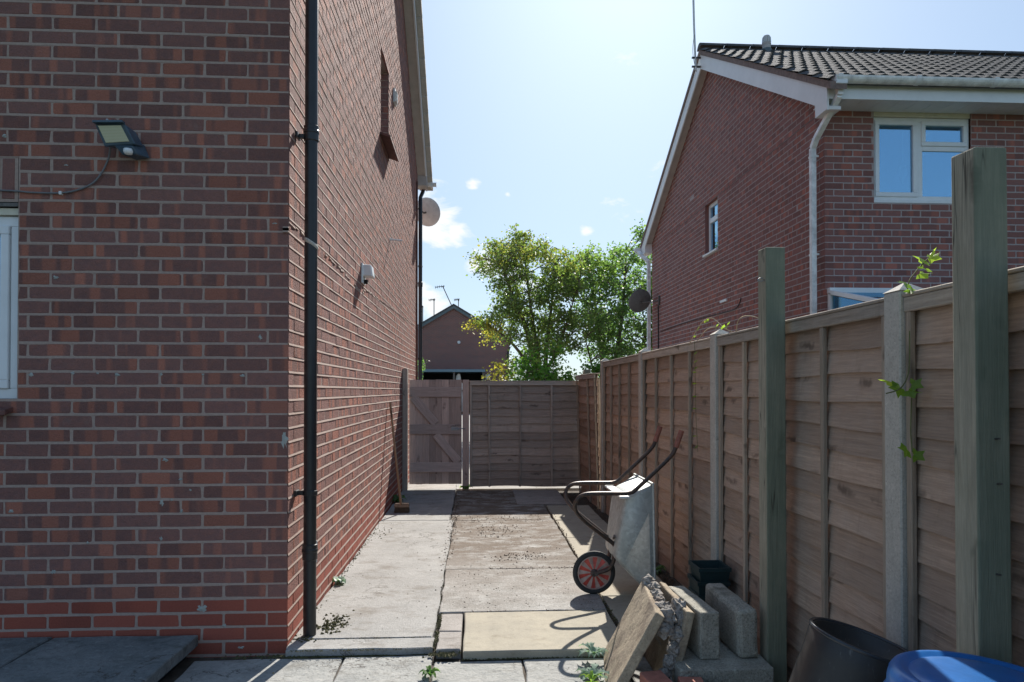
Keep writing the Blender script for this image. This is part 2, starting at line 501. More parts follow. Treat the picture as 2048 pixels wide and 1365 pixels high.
def lamp_glass():
    m_, t, P = new_mat('lamp_glass')
    p = world_pos(t)
    s = t.node('ShaderNodeSeparateXYZ', None, Vector=p)
    st = t.math('SINE', t.math('MULTIPLY', s.outputs[2], 900.0))
    c = t.mix(t.math('ADD', 0.5, t.math('MULTIPLY', st, 0.5)), (0.46, 0.46, 0.30), (0.56, 0.56, 0.42))
    t.set(P, 'Base Color', c)
    t.set(P, 'Roughness', 0.12)


lamp_glass()


def leaf_mat(name, stops, trans=0.45, rough=0.45):
    m_, t, P = new_mat(name)
    r = t.node('ShaderNodeNewGeometry').outputs['Random Per Island']
    a = t.node('ShaderNodeAttribute', {'attribute_name': 'tint'}).outputs['Fac']
    f = t.math('ADD', t.math('MULTIPLY', r, 0.42), t.math('MULTIPLY', a, 0.6), True)
    c = t.ramp(f, stops)
    t.n.remove(P)
    d = t.node('ShaderNodeBsdfPrincipled', None, Roughness=rough)
    t.l.new(c, d.inputs['Base Color'])
    d.inputs['Specular IOR Level'].default_value = 0.35
    tc = t.mix(1.0, c, (1.9, 2.3, 1.2), 'MULTIPLY')
    tl = t.node('ShaderNodeBsdfTranslucent')
    t.l.new(tc, tl.inputs[0])
    mx = t.node('ShaderNodeMixShader', None, i0=trans, i1=d.outputs[0], i2=tl.outputs[0])
    t.l.new(mx.outputs[0], t.n['Material Output'].inputs[0])


leaf_mat('leaf_autumn', [(0.0, (0.08, 0.125, 0.05)), (0.4, (0.145, 0.19, 0.062)), (0.66, (0.20, 0.17, 0.05)), (0.85, (0.30, 0.235, 0.05)), (1.0, (0.48, 0.36, 0.05))], 0.5)
leaf_mat('leaf_green', [(0.0, (0.07, 0.12, 0.055)), (0.5, (0.13, 0.19, 0.068)), (1.0, (0.24, 0.26, 0.07))], 0.55)
leaf_mat('leaf_shrub', [(0.0, (0.05, 0.115, 0.03)), (0.5, (0.10, 0.19, 0.04)), (1.0, (0.34, 0.33, 0.05))], 0.55)
leaf_mat('leaf_vine', [(0.0, (0.07, 0.14, 0.03)), (0.5, (0.16, 0.24, 0.04)), (1.0, (0.34, 0.38, 0.07))], 0.5)
leaf_mat('leaf_silver', [(0.0, (0.13, 0.19, 0.15)), (0.5, (0.22, 0.30, 0.25)), (1.0, (0.36, 0.44, 0.38))], 0.25)
leaf_mat('leaf_weed', [(0.0, (0.045, 0.10, 0.03)), (0.5, (0.10, 0.18, 0.06)), (1.0, (0.32, 0.42, 0.06))], 0.4)
leaf_mat('leaf_dead', [(0.0, (0.22, 0.10, 0.04)), (1.0, (0.4, 0.22, 0.1))], 0.3)

M = MATS

# ------------------------------------------------------------------ object helpers
LOC = {}


class MB:
    def __init__(self):
        self.v, self.f, self.att = [], [], []

    def add(self, vs, fs, tint=None):
        b = len(self.v)
        self.v += [tuple(p) for p in vs]
        self.f += [tuple(b + i for i in q) for q in fs]
        if tint is not None:
            self.att += [tint] * len(fs)

    def box(self, x0, x1, y0, y1, z0, z1):
        self.add([(x0, y0, z0), (x1, y0, z0), (x1, y1, z0), (x0, y1, z0), (x0, y0, z1), (x1, y0, z1), (x1, y1, z1), (x0, y1, z1)],
                 [(0, 3, 2, 1), (4, 5, 6, 7), (0, 1, 5, 4), (1, 2, 6, 5), (2, 3, 7, 6), (3, 0, 4, 7)])

    def hexa(self, lo, hi):
        """solid between two matching quads"""
        self.add(list(lo) + list(hi), [(3, 2, 1, 0), (4, 5, 6, 7), (0, 1, 5, 4), (1, 2, 6, 5), (2, 3, 7, 6), (3, 0, 4, 7)])

    def beam(self, a, b, wdt, hgt, upv=(0, 0, 1)):
        a, b = Vector(a), Vector(b)
        d = (b - a).normalized()
        s = d.cross(Vector(upv)).normalized() * wdt * 0.5
        u = s.cross(d).normalized() * hgt * 0.5
        self.hexa([a - s - u, a + s - u, a + s + u, a - s + u], [b - s - u, b + s - u, b + s + u, b - s + u])

    def prism(self, poly, off):
        n = len(poly)
        o = Vector(off)
        vs = [Vector(p) for p in poly]
        self.add(vs + [p + o for p in vs], [tuple(range(n))[::-1], tuple(range(n, 2 * n))] + [(i, (i + 1) % n, n + (i + 1) % n, n + i) for i in range(n)])

    def tube(self, pts, r, n=8, cap=True):
        pts = [Vector(p) for p in pts]
        k = len(pts)
        rs = r if isinstance(r, (list, tuple)) else [r] * k
        tg = []
        for i in range(k):
            a = pts[max(0, i - 1)]
            b = pts[min(k - 1, i + 1)]
            tg.append((b - a).normalized())
        up = Vector((0, 0, 1)) if abs(tg[0].z) < 0.9 else Vector((0, 1, 0))
        s = tg[0].cross(up).normalized()
        vs, fs = [], []
        for i in range(k):
            s = (s - tg[i] * s.dot(tg[i]))
            s = s.normalized() if s.length > 1e-6 else tg[i].orthogonal().normalized()
            b = tg[i].cross(s)
            for j in range(n):
                a = 2 * math.pi * j / n
                vs.append(pts[i] + (s * math.cos(a) + b * math.sin(a)) * rs[i])
        for i in range(k - 1):
            for j in range(n):
                fs.append((i * n + j, i * n + (j + 1) % n, (i + 1) * n + (j + 1) % n, (i + 1) * n + j))
        if cap:
            fs.append(tuple(range(n))[::-1])
            fs.append(tuple(range((k - 1) * n, k * n)))
        self.add(vs, fs)

    def lathe(self, prof, n, mat=None, closed=False):
        mat = mat or Matrix.Identity(4)
        vs, fs = [], []
        for (r, z) in prof:
            for j in range(n):
                a = 2 * math.pi * j / n
                vs.append(mat @ Vector((r * math.cos(a), r * math.sin(a), z)))
        k = len(prof)
        rng = k if closed else k - 1
        for i in range(rng):
            for j in range(n):
                i2 = (i + 1) % k
                fs.append((i * n + j, i * n + (j + 1) % n, i2 * n + (j + 1) % n, i2 * n + j))
        self.add(vs, fs)

    def mesh(self, name, origin=(0, 0, 0), bevel=0.0, seg=1, smooth=False, fix=True, rough=0.0, sub=0, seed=1):
        me = bpy.data.meshes.new(name)
        ox, oy, oz = origin
        me.from_pydata([(a - ox, b - oy, c - oz) for a, b, c in self.v], [], self.f)
        if fix or bevel or sub:
            bm = bmesh.new()
            bm.from_mesh(me)
            if fix:
                bmesh.ops.recalc_face_normals(bm, faces=bm.faces)
            if bevel:
                es = [e for e in bm.edges if len(e.link_faces) == 2 and e.calc_face_angle(0) > 0.5]
                bmesh.ops.bevel(bm, geom=es, offset=bevel, segments=seg, affect='EDGES', profile=0.5, clamp_overlap=True)
            if sub:
                bmesh.ops.subdivide_edges(bm, edges=bm.edges, cuts=sub, use_grid_fill=True)
            if rough:
                for v in bm.verts:
                    p = v.co * 9.0 + Vector((seed * 3.1, seed * 1.7, 0))
                    v.co += mnoise.noise_vector(p) * rough + mnoise.noise_vector(p * 4.1) * rough * 0.5
            bm.to_mesh(me)
            bm.free()
        if self.att and len(self.att) == len(me.polygons):
            at = me.attributes.new('tint', 'FLOAT', 'FACE')
            at.data.foreach_set('value', self.att)
        if smooth:
            me.polygons.foreach_set('use_smooth', [True] * len(me.polygons))
            if smooth == 'auto':
                try:
                    me.set_sharp_from_angle(angle=R(35))
                except Exception:
                    pass
        return me

    def build(self, name, mat, parent=None, **kw):
        base = LOC.get(parent.name, (0, 0, 0)) if parent else kw.pop('origin', (0, 0, 0))
        kw.pop('origin', None)
        me = self.mesh(name, base, **kw)
        me.materials.append(M[mat] if isinstance(mat, str) else mat)
        o = bpy.data.objects.new(name, me)
        COL.objects.link(o)
        if parent:
            o.parent = parent
            LOC[o.name] = base
        else:
            o.location = base
            LOC[o.name] = base
        return o


def tag(o, label=None, cat=None, group=None, kind=None):
    if label:
        o['label'] = label
    if cat:
        o['category'] = cat
    if group:
        o['group'] = group
    if kind:
        o['kind'] = kind
    return o


def thing(name, label, cat, loc=(0, 0, 0), group=None):
    o = bpy.data.objects.new(name, None)
    o.empty_display_size = 0.1
    COL.objects.link(o)
    o.location = loc
    LOC[o.name] = tuple(loc)
    return tag(o, label, cat, group)


def place(name, me, mat, parent, loc, rot=(0, 0, 0)):
    """an object with its own local axes, placed in its parent's space"""
    if mat is not None and not me.materials:
        me.materials.append(M[mat])
    o = bpy.data.objects.new(name, me)
    COL.objects.link(o)
    o.parent = parent
    o.location = loc
    o.rotation_euler = rot
    return o


def spline(pts, k=6):
    pts = [Vector(p) for p in pts]
    out = []
    n = len(pts)
    for i in range(n - 1):
        p0, p1, p2, p3 = pts[max(0, i - 1)], pts[i], pts[i + 1], pts[min(n - 1, i + 2)]
        for j in range(k):
            t = j / k
            out.append(0.5 * ((2 * p1) + (p2 - p0) * t + (2 * p0 - 5 * p1 + 4 * p2 - p3) * t * t + (3 * p1 - p0 - 3 * p2 + p3) * t ** 3))
    out.append(pts[-1])
    return out


def struct(mb, name, mat, **kw):
    return tag(mb.build(name, mat, **kw), kind='structure')


# ------------------------------------------------------------------ brickwork
PITCH = 0.075


def brick_slab(mb, P0, U, N, u0, u1, z0, z1, out=0.0, ch=0.0035, depth=0.02, rnd=None, fancy=False):
    P0, U, N = Vector(P0), Vector(U), Vector(N)
    j = (lambda a: rnd.uniform(-a, a)) if rnd else (lambda a: 0.0)

    def pt(u, z, n):
        return P0 + U * u + N * n + Vector((0, 0, z))
    e = 0.0026
    cs = [(u0 + j(e), z0 + j(e)), (u1 + j(e), z0 + j(e)), (u1 + j(e), z1 + j(e)), (u0 + j(e), z1 + j(e))]
    mu, mz = (u0 + u1) / 2, (z0 + z1) / 2
    if fancy:
        c1, q = 0.008, 0.0022
        cs = []
        for (u, z, su, sz) in ((u0, z0, 1, 1), (u1, z0, -1, 1), (u1, z1, -1, -1), (u0, z1, 1, -1)):
            k1, k2 = c1 * rnd.uniform(0.3, 1.1), c1 * rnd.uniform(0.3, 1.0)
            a_, b_ = (u + j(q), z + sz * k2), (u + su * k1, z + j(q))
            cs += [a_, b_] if su == sz else [b_, a_]
        mids = []
        for t_ in (0.35, 0.68):
            mids.append((u0 + (u1 - u0) * t_, z0 + j(q)))
        top_ = [(u0 + (u1 - u0) * t_, z1 + j(q)) for t_ in (0.66, 0.3)]
        cs = cs[0:2] + mids + cs[2:6] + top_ + cs[6:8]
        n = len(cs)
        back = [pt(u, z, -depth) for u, z in cs]
        ring = [pt(u, z, out - ch) for u, z in cs]
        face = [pt(u + (mu - u) / abs(mu - u) * ch * min(1.0, abs(mu - u) / (abs(u1 - u0) * 0.4)), z + (ch if z < mz else -ch) * (1.0 if abs(z - mz) > 0.02 else 0.3), out + j(0.0006)) for u, z in cs]
        fs = [tuple(range(2 * n, 3 * n))]
        for i in range(n):
            k = (i + 1) % n
            fs += [(i, k, n + k, n + i), (n + i, n + k, 2 * n + k, 2 * n + i)]
        mb.add(back + ring + face, fs)
        return
    back = [pt(u, z, -depth) for u, z in cs]
    ring = [pt(u, z, out - ch) for u, z in cs]
    face = [pt(u + (ch if u < mu else -ch) * (1.0 + j(0.5)), z + (ch if z < mz else -ch) * (1.0 + j(0.5)), out + j(0.0008)) for u, z in cs]
    vs = back + ring + face
    fs = [(8, 9, 10, 11)]
    for i in range(4):
        k = (i + 1) % 4
        fs += [(i, k, 4 + k, 4 + i), (4 + i, 4 + k, 8 + k, 8 + i)]
    mb.add(vs, fs)


def cells(length, c, header_odd, start=None):
    """brick spans along one course: stretcher bond from a corner"""
    u = start if start is not None else 0.0
    out = []
    while u < length - 0.03:
        u1 = min(u + 0.215, length)
        out.append((u, u1))
        u = u1 + 0.01
    return out


def cut(spans, holes, z0, z1):
    zm = (z0 + z1) / 2
    for (h0, h1, hz0, hz1) in holes:
        if hz0 < zm < hz1:
            nxt = []
            for a, b in spans:
                if b <= h0 or a >= h1:
                    nxt.append((a, b))
                else:
                    if h0 - 0.005 - a > 0.03:
                        nxt.append((a, h0 - 0.004))
                    if b - h1 - 0.005 > 0.03:
                        nxt.append((h1 + 0.004, b))
            spans = nxt
    return spans


def wall_rects(u0, u1, z0, z1, holes):
    us = sorted({u0, u1} | {h for H in holes for h in H[:2] if u0 < h < u1})
    zs = sorted({z0, z1} | {h for H in holes for h in H[2:] if z0 < h < z1})
    for i in range(len(us) - 1):
        for k in range(len(zs) - 1):
            um, zm = (us[i] + us[i + 1]) / 2, (zs[k] + zs[k + 1]) / 2
            if not any(h[0] < um < h[1] and h[2] < zm < h[3] for h in holes):
                yield us[i], us[i + 1], zs[k], zs[k + 1]


REC = 0.0018


def mortar_wall(mb, P0, U, N, u0, u1, z0, z1, holes, zc0, top=None, proud=0.0026):
    P0, U, N = Vector(P0), Vector(U), Vector(N)

    def pt(u, z, n):
        return P0 + U * u + N * n + Vector((0, 0, z))
    for a, b, c, d in wall_rects(u0, u1, z0, z1, holes):
        mb.add([pt(a, c, -REC), pt(b, c, -REC), pt(b, d, -REC), pt(a, d, -REC)], [(0, 1, 2, 3)])
    # weather-struck bed joints: recessed under the upper brick, flush on the lower one
    c = math.ceil((z0 - zc0) / PITCH) + 0
    while True:
        zc = zc0 + c * PITCH
        c += 1
        if zc > (z1):
            break
        lim = [(u0, u1)]
        if top:
            lim = [top(zc)] if callable(top) and False else lim
        for a, b in cut(lim, holes, zc - 0.005, zc + 0.005):
            mb.add([pt(a, zc + 0.0065, -0.0006), pt(b, zc + 0.0065, -0.0006), pt(b, zc - 0.006, proud), pt(a, zc - 0.006, proud), pt(b, zc - 0.0068, -REC), pt(a, zc - 0.0068, -REC)], [(0, 1, 2, 3), (3, 2, 4, 5)])


def variants(seed, length, n):
    rnd = random.Random(seed)
    out = []
    for i in range(n):
        mb = MB()
        brick_slab(mb, (0, 0, 0), (1, 0, 0), (0, -1, 0), -length / 2, length / 2, -0.0325, 0.0325, rnd.uniform(-0.001, 0.0012), rnd=rnd, depth=0.02, fancy=True)
        out.append(mb)
    return out


def quoin(mb, cx, cy, sx, lx, ly, z0, z1, ch=0.003):
    """a corner brick seen on both faces; the walls run from the corner towards sx*x and +y"""
    poly = [(cx + sx * lx, cy), (cx + sx * lx, cy + 0.03), (cx + sx * 0.03, cy + 0.03), (cx + sx * 0.03, cy + ly), (cx, cy + ly), (cx, cy + ch), (cx + sx * ch, cy)]
    mb.prism([(x, y, z0) for x, y in poly], (0, 0, z1 - z0))


def project(p):
    y, pt_ = R(3.02), R(0.68)
    fw = Vector((math.sin(y) * math.cos(pt_), math.cos(y) * math.cos(pt_), math.sin(pt_)))
    rt = Vector((math.cos(y), -math.sin(y), 0))
    up = rt.cross(fw)
    v = Vector(p) - Vector((0, 0, 1.35))
    d = v.dot(fw)
    return 1024 + 1365 * v.dot(rt) / d, 765.5 - 1365 * v.dot(up) / d


def front_wall(house, cx, cy, sx, length, z0, z1, zc0, holes, mats, mort, header_par, plinth=None, keep=None, limit=300):
    """a wall facing -y that starts at the house corner; the bricks largest in view are parts, the rest one mesh"""
    U = (sx, 0, 0)
    P0 = (cx, cy, 0)
    mb = MB()
    mortar_wall(mb, P0, U, (0, -1, 0), 0.004, length, z0, z1, holes, zc0, proud=-0.0002)
    wall = mb.build('front_wall', mort, house, fix=False)
    base = LOC[house.name]
    st = [b.mesh('brick') for b in variants(11 + int(cx * 10), 0.215, 14)]
    todo = []
    c = math.ceil((z0 - zc0) / PITCH)
    while zc0 + (c + 1) * PITCH <= z1 + 0.001:
        zb, zt = zc0 + c * PITCH + 0.005, zc0 + c * PITCH + 0.07
        hd = (c + header_par) % 2 == 0
        first = 0.1025 if hd else 0.215
        todo.append((0.0, first, zb, zt, c, 'q'))
        for a, b in cut(cells(length, c, 0, first + 0.01), holes, zb, zt):
            todo.append((a, b, zb, zt, c, 's'))
        c += 1
    seen = []
    for it in todo:
        x, y = project((cx + sx * (it[0] + it[1]) / 2, cy, (it[2] + it[3]) / 2))
        vis = -10 < x < 2058 and -10 < y < 1375 and (keep is None or keep(x, y))
        seen.append((0 if vis else 1, abs(it[0])))
    order = sorted(range(len(todo)), key=lambda i: seen[i])
    rest = {}
    n = 0
    rnd = random.Random(5)
    for i in order:
        a, b, zb, zt, c, ty = todo[i]
        mname = mats[0] if (plinth is None or zb > plinth) else mats[1]
        if seen[i][0] == 0 and n < limit:
            n += 1
            if ty == 's' and abs(b - a - 0.215) < 0.001:
                me = rnd.choice(st)
                key = me.name + mname
                if key not in VCACHE:
                    m2 = me.copy()
                    m2.materials.clear()
                    m2.materials.append(M[mname])
                    VCACHE[key] = m2
                o = place('brick', VCACHE[key], None, wall, (cx + sx * (a + b) / 2 - base[0], cy - base[1], (zb + zt) / 2 - base[2]))
            else:
                q = MB()
                if ty == 'q':
                    hd = abs(b - 0.1025) < 0.01
                    quoin(q, cx, cy, sx, b, 0.215 if hd else 0.1025, zb, zt)
                else:
                    brick_slab(q, P0, U, (0, -1, 0), a, b, zb, zt, rnd.uniform(-0.001, 0.001), rnd=rnd)
                q.build('brick', mname, wall)
        else:
            q = rest.setdefault(mname, MB())
            if ty == 'q':
                hd = abs(b - 0.1025) < 0.01
                quoin(q, cx, cy, sx, b, 0.215 if hd else 0.1025, zb, zt)
            else:
                brick_slab(q, P0, U, (0, -1, 0), a, b, zb, zt, rnd.uniform(-0.001, 0.001), rnd=rnd)
    for mname, q in rest.items():
        tag(q.build('bricks', mname, wall), kind='stuff')
    return wall


VCACHE = {}


def side_wall(house, cx, cy, nx, length, z0, zr, zc0, holes, mats, mort, header_par, roof, plinth=None, seed=3):
    """a gable wall in a plane of constant x; nx is the way it faces; roof(y) is the height the brickwork reaches"""
    U, N = (0, 1, 0), (nx, 0, 0)
    P0 = (cx, cy, 0)
    mb = MB()
    mortar_wall(mb, P0, U, N, 0.004, length, z0, zr, holes, zc0)
    # gable triangle in steps of a course
    c = math.ceil((zr - zc0) / PITCH)
    apex = max(roof(cy + length * i / 200.0) for i in range(201))
    zz = zr
    while zz < apex:
        ys = [cy + length * i / 400.0 for i in range(401) if roof(cy + length * i / 400.0) > zz + 0.0]
        if len(ys) < 2:
            break
        a, b = ys[0] - cy, ys[-1] - cy
        z2 = zz + PITCH
        pt = lambda u, z, n: (cx + nx * n, cy + u, z)
        mb.add([pt(a, zz, -REC), pt(b, zz, -REC), pt(b, z2, -REC), pt(a, z2, -REC)], [(0, 1, 2, 3)])
        zc = zc0 + math.ceil((zz - zc0) / PITCH - 1e-6) * PITCH
        mb.add([pt(a, zc + 0.0065, -0.0006), pt(b, zc + 0.0065, -0.0006), pt(b, zc - 0.006, 0.0026), pt(a, zc - 0.006, 0.0026), pt(b, zc - 0.0068, -REC), pt(a, zc - 0.0068, -REC)], [(0, 1, 2, 3), (3, 2, 4, 5)])
        zz = z2
    wall = mb.build('side_wall', mort, house, fix=False)
    rnd = random.Random(seed)
    parts = {}
    c = math.ceil((z0 - zc0) / PITCH)
    while zc0 + c * PITCH < apex:
        zb, zt = zc0 + c * PITCH + 0.005, zc0 + c * PITCH + 0.07
        hd = (c + header_par) % 2 == 0
        first = 0.215 if hd else 0.1025
        mname = mats[0] if (plinth is None or zb > plinth) else mats[1]
        for a, b in cut(cells(length, c, 0, first + 0.01), holes, zb, zt):
            if zt > roof(cy + (a + b) / 2) + 0.02:
                continue
            brick_slab(parts.setdefault(mname, MB()), P0, U, N, a, b, zb, zt, rnd.uniform(-0.0012, 0.0015), rnd=rnd)
        c += 1
    for mname, q in parts.items():
        tag(q.build('bricks', mname, wall), kind='stuff')
    return wall


# ------------------------------------------------------------------ ground and paving
g = MB()
g.add([(-300, -300, -0.14), (300, -300, -0.14), (300, 900, -0.14), (-300, 900, -0.14)], [(0, 1, 2, 3)])
struct(g, 'ground', 'turf', fix=False)
g = MB()
g.box(-0.99, 1.62, -1.0, 9.5, -0.3, -0.052)
struct(g, 'alley_soil', 'soil')
g = MB()
g.box(-6.0, -0.99, -1.0, 3.69, -0.3, -0.055)
struct(g, 'patio_bed', 'soil')
g = MB()
g.box(-7.0, 40.0, 9.62, 40.0, -0.3, -0.03)
struct(g, 'back_yard', 'concrete_path')


def slab(mb, x0, x1, y0, y1, z0, z1, seed, wob=0.004, step=0.14):
    rnd = random.Random(seed)
    pts = []

    def edge(ax, ay, bx, by):
        n = max(2, int(math.hypot(bx - ax, by - ay) / step))
        for i in range(n):
            t = i / n
            pts.append((ax + (bx - ax) * t + rnd.uniform(-wob, wob), ay + (by - ay) * t + rnd.uniform(-wob, wob)))
    edge(x0, y0, x1, y0)
    edge(x1, y0, x1, y1)
    edge(x1, y1, x0, y1)
    edge(x0, y1, x0, y0)
    n = len(pts)
    cx, cy = (x0 + x1) / 2, (y0 + y1) / 2
    e = 0.006
    ins = []
    for x, y in pts:
        dx, dy = cx - x, cy - y
        ins.append((x + (e if dx > 0 else -e) * min(1, abs(dx) / 0.02), y + (e if dy > 0 else -e) * min(1, abs(dy) / 0.02)))
    vs = [(x, y, z0) for x, y in pts] + [(x, y, z1 - 0.005) for x, y in pts] + [(x, y, z1 + rnd.uniform(-0.0008, 0.0008)) for x, y in ins]
    fs = [tuple(range(2 * n, 3 * n))]
    for i in range(n):
        k = (i + 1) % n
        fs += [(i, k, n + k, n + i), (n + i, n + k, 2 * n + k, 2 * n + i)]
    mb.add(vs, fs)


pth = MB()
pth.box(-0.995, -0.24, 3.66, 9.45, -0.12, -0.045)
path = struct(pth, 'side_path', 'soil')
for i, (y0, y1, z) in enumerate(((3.62, 3.772, 0.0), (3.778, 7.15, 0.001), (7.165, 9.6, 0.0), (9.61, 12.6, -0.002))):
    b = MB()
    slab(b, -0.993, -0.226 - 0.008 * i - (0.03 if i > 1 else 0), y0, y1, -0.09 if i else -0.034, z, 20 + i, 0.006)
    b.build('path_slab', 'concrete_path', path)
for i, (y0, y1, x1) in enumerate(((4.185, 5.18, 0.81), (5.19, 7.13, 0.812), (7.142, 9.3, 0.805))):
    b = MB()
    slab(b, (-0.224, -0.228, -0.262)[i], x1, y0, y1, -0.09, 0.002 - 0.002 * i, 30 + i, 0.006)
    b.build('concrete_slab', 'concrete_slab', path)
b = MB()
slab(b, -0.066, 0.80, 3.545, 4.17, -0.04, 0.004, 40, 0.003)
b.build('paving_slab', 'sandstone', path)
for i, (y0, y1) in enumerate(((3.60, 3.86), (3.87, 4.165))):
    b = MB()
    slab(b, -0.207, -0.078, y0, y1, -0.06, -0.002, 44 + i, 0.003)
    b.build('paver', 'grey_paver', path)
for i, (x0, x1, y0, y1) in enumerate(((0.835, 1.31, 3.55, 4.47), (0.83, 1.33, 4.485, 5.38), (0.83, 1.34, 5.39, 6.26), (0.83, 1.34, 6.272, 7.12), (0.83, 1.33, 7.135, 8.03))):
    b = MB()
    slab(b, x0, x1, y0, y1, -0.05, -0.004 - 0.002 * (i % 2), 50 + i, 0.003)
    b.build('paving_slab', 'sandstone', path)
b = MB()
slab(b, 0.49, 1.1, 8.1, 9.25, -0.04, 0.008, 60, 0.004)
b.build('paving_slab', 'grey_paver', path)
# lower patio of riven slabs
pb = MB()
pb.box(-1.5, 1.5, -0.5, 3.6, -0.1, -0.075)
patio = struct(pb, 'patio', 'soil')
k = 0
for (ya, yb) in ((2.93, 3.53), (2.32, 2.92), (1.71, 2.31), (1.1, 1.7)):
    for xa, xb in ((-1.44, -0.685), (-0.675, -0.225), (-0.215, 0.235), (0.245, 0.74), (0.75, 1.38)):
        b = MB()
        k += 1
        slab(b, xa, xb, ya, yb + (0.075 if (xb < -0.2 and ya > 2.9) else 0), -0.07, -0.036 + 0.004 * ((k * 7) % 3 - 1), 70 + k, 0.006)
        b.build('flagstone', 'riven_slab', patio)
# raised step at the left
rb = MB()
rb.box(-6.0, -1.52, -0.5, 3.69, -0.1, 0.0)
raised = struct(rb, 'raised_patio', 'dark_void')
k = 0
for (ya, yb) in ((3.08, 3.68), (2.46, 3.07), (1.85, 2.45)):
    for xa, xb in ((-2.19, -1.455), (-2.95, -2.2), (-3.7, -2.96)):
        b = MB()
        k += 1
        slab(b, xa, xb, ya, yb, 0.012, 0.066 + 0.003 * (k % 3), 100 + k, 0.008)
        b.build('flagstone', 'raised_slab', raised)

# ------------------------------------------------------------------ near house
H1 = thing('brick_house', 'red brick house filling the left side, black downpipe at its corner', 'house', (-1.0, 3.7, 0))
EAVE1, SLOPE1, MID1 = 5.03, 0.709, 7.72
roof1 = lambda y: 5.03 + (MID1 * 2 - 3.74 - 3.7 - 0 + 3.7 - 0.0 - y if False else (11.70 - y if y > MID1 else y - (2 * MID1 - 11.70))) * SLOPE1
holes_f = [(1.398, 3.4, 1.30, 2.575)]
front_wall(H1, -1.0, 3.7, -1, 5.2, -0.2, 5.0, 0.25, holes_f, ('brick_facing', 'brick_plinth'), 'mortar', 0, plinth=0.252)
fw_ = [o for o in H1.children if o.name.startswith('front_wall')][0]
# soldier course over the window: bricks on end
rnd = random.Random(8)
for i in range(14):
    x = -2.418 - i * 0.075
    b = MB()
    brick_slab(b, (0, 3.7, 0), (1, 0, 0), (0, -1, 0), x - 0.065, x, 2.355, 2.57, 0.0, rnd=rnd)
    b.build('brick', 'brick_facing', fw_)
b = MB()
b.add([(-2.402, 3.704, 2.34), (-4.4, 3.704, 2.34), (-4.4, 3.704, 2.575), (-2.402, 3.704, 2.575)], [(0, 1, 2, 3)])
b.build('soldier_mortar', 'mortar', fw_)
# left window
wn = MB()
wn.box(-4.4, -2.40, 3.716, 3.80, 2.275, 2.31)
wn.build('lintel_strip', 'cream_board', H1)
wl = MB()
wl.box(-4.4, -2.40, 3.70, 3.8, 2.316, 2.335)
wl.build('steel_lintel', 'steel_dark', H1)


def window(parent, x0, x1, y, z0, z1, fr, lights, depth=0.06, mat='upvc', name='window', glass='window_glass', sash=0.045):
    """outer frame plus opening lights; every light is (x0,x1,z0,z1,has_sash)"""
    b = MB()
    b.box(x0, x1, y, y + depth, z0, z0 + fr)
    b.box(x0, x1, y, y + depth, z1 - fr, z1)
    b.box(x0, x0 + fr, y, y + depth, z0 + fr, z1 - fr)
    b.box(x1 - fr, x1, y, y + depth, z0 + fr, z1 - fr)
    f = b.build(name, mat, parent, bevel=0.004)
    for (a, c, d, e, s) in lights:
        if s:
            q = MB()
            yy = y - 0.012
            q.box(a, c, yy, yy + 0.05, d, d + sash)
            q.box(a, c, yy, yy + 0.05, e - sash, e)
            q.box(a, a + sash, yy, yy + 0.05, d + sash, e - sash)
            q.box(c - sash, c, yy, yy + 0.05, d + sash, e - sash)
            q.build('sash', mat, f, bevel=0.004)
            a, c, d, e = a + sash, c - sash, d + sash, e - sash
        p = MB()
        p.box(a - 0.004, c + 0.004, y + 0.016, y + 0.024, d - 0.004, e + 0.004)
        p.build('pane', glass, f)
    return f


window(H1, -4.2, -2.402, 3.735, 1.305, 2.272, 0.055, [(-3.28, -2.46, 1.36, 2.22, True), (-4.14, -3.30, 1.36, 2.22, True)])
ws = MB()
for i in range(9):
    x = -2.415 - 0.152 * i
    ws.hexa([(x - 0.148, 3.80, 1.262), (x, 3.80, 1.262), (x, 3.635, 1.222), (x - 0.148, 3.635, 1.222)],
            [(x - 0.148, 3.80, 1.292), (x, 3.80, 1.292), (x, 3.635, 1.25), (x - 0.148, 3.635, 1.25)])
ws.build('window_sill', 'tile_red', H1, bevel=0.004)
rm = MB()
rm.box(-4.5, -2.2, 3.9, 4.6, 1.0, 2.6)
rm.build('room', 'room_dark', H1)

# gable wall
holes_s = [(3.50, 4.13, 4.075, 5.0)]
side_wall(H1, -1.0, 3.7, 1, 8.0, -0.2, 5.0, 0.25, holes_s, ('brick_facing', 'brick_plinth'), 'mortar', 0, roof1, plinth=0.252)
sw_ = [o for o in H1.children if o.name.startswith('side_wall')][0]
rv = MB()
for c in range(13):
    z = 4.075 + c * 0.075
    if z + 0.07 < 5.0:
        rv.box(-1.12, -1.002, 7.832, 7.87, z + 0.005, z + 0.07)
tag(rv.build('reveal_bricks', 'brick_facing', sw_, bevel=0.003), kind='stuff')
rv = MB()
rv.add([(-1.0, 7.838, 4.06), (-1.14, 7.838, 4.06), (-1.14, 7.838, 5.0), (-1.0, 7.838, 5.0)], [(0, 1, 2, 3)])
rv.add([(-1.0, 7.196, 4.06), (-1.14, 7.196, 4.06), (-1.14, 7.196, 5.0), (-1.0, 7.196, 5.0)], [(0, 1, 2, 3)])
rv.add([(-1.0, 7.19, 5.0), (-1.14, 7.19, 5.0), (-1.14, 7.85, 5.0), (-1.0, 7.85, 5.0)], [(0, 1, 2, 3)])
rv.build('window_reveal', 'mortar', H1)
b = MB()
b.box(-1.15, -1.10, 7.2, 7.26, 4.1, 5.0)
b.box(-1.15, -1.10, 7.775, 7.835, 4.1, 5.0)
b.box(-1.15, -1.10, 7.26, 7.775, 4.1, 4.16)
b.box(-1.15, -1.10, 7.26, 7.775, 4.94, 5.0)
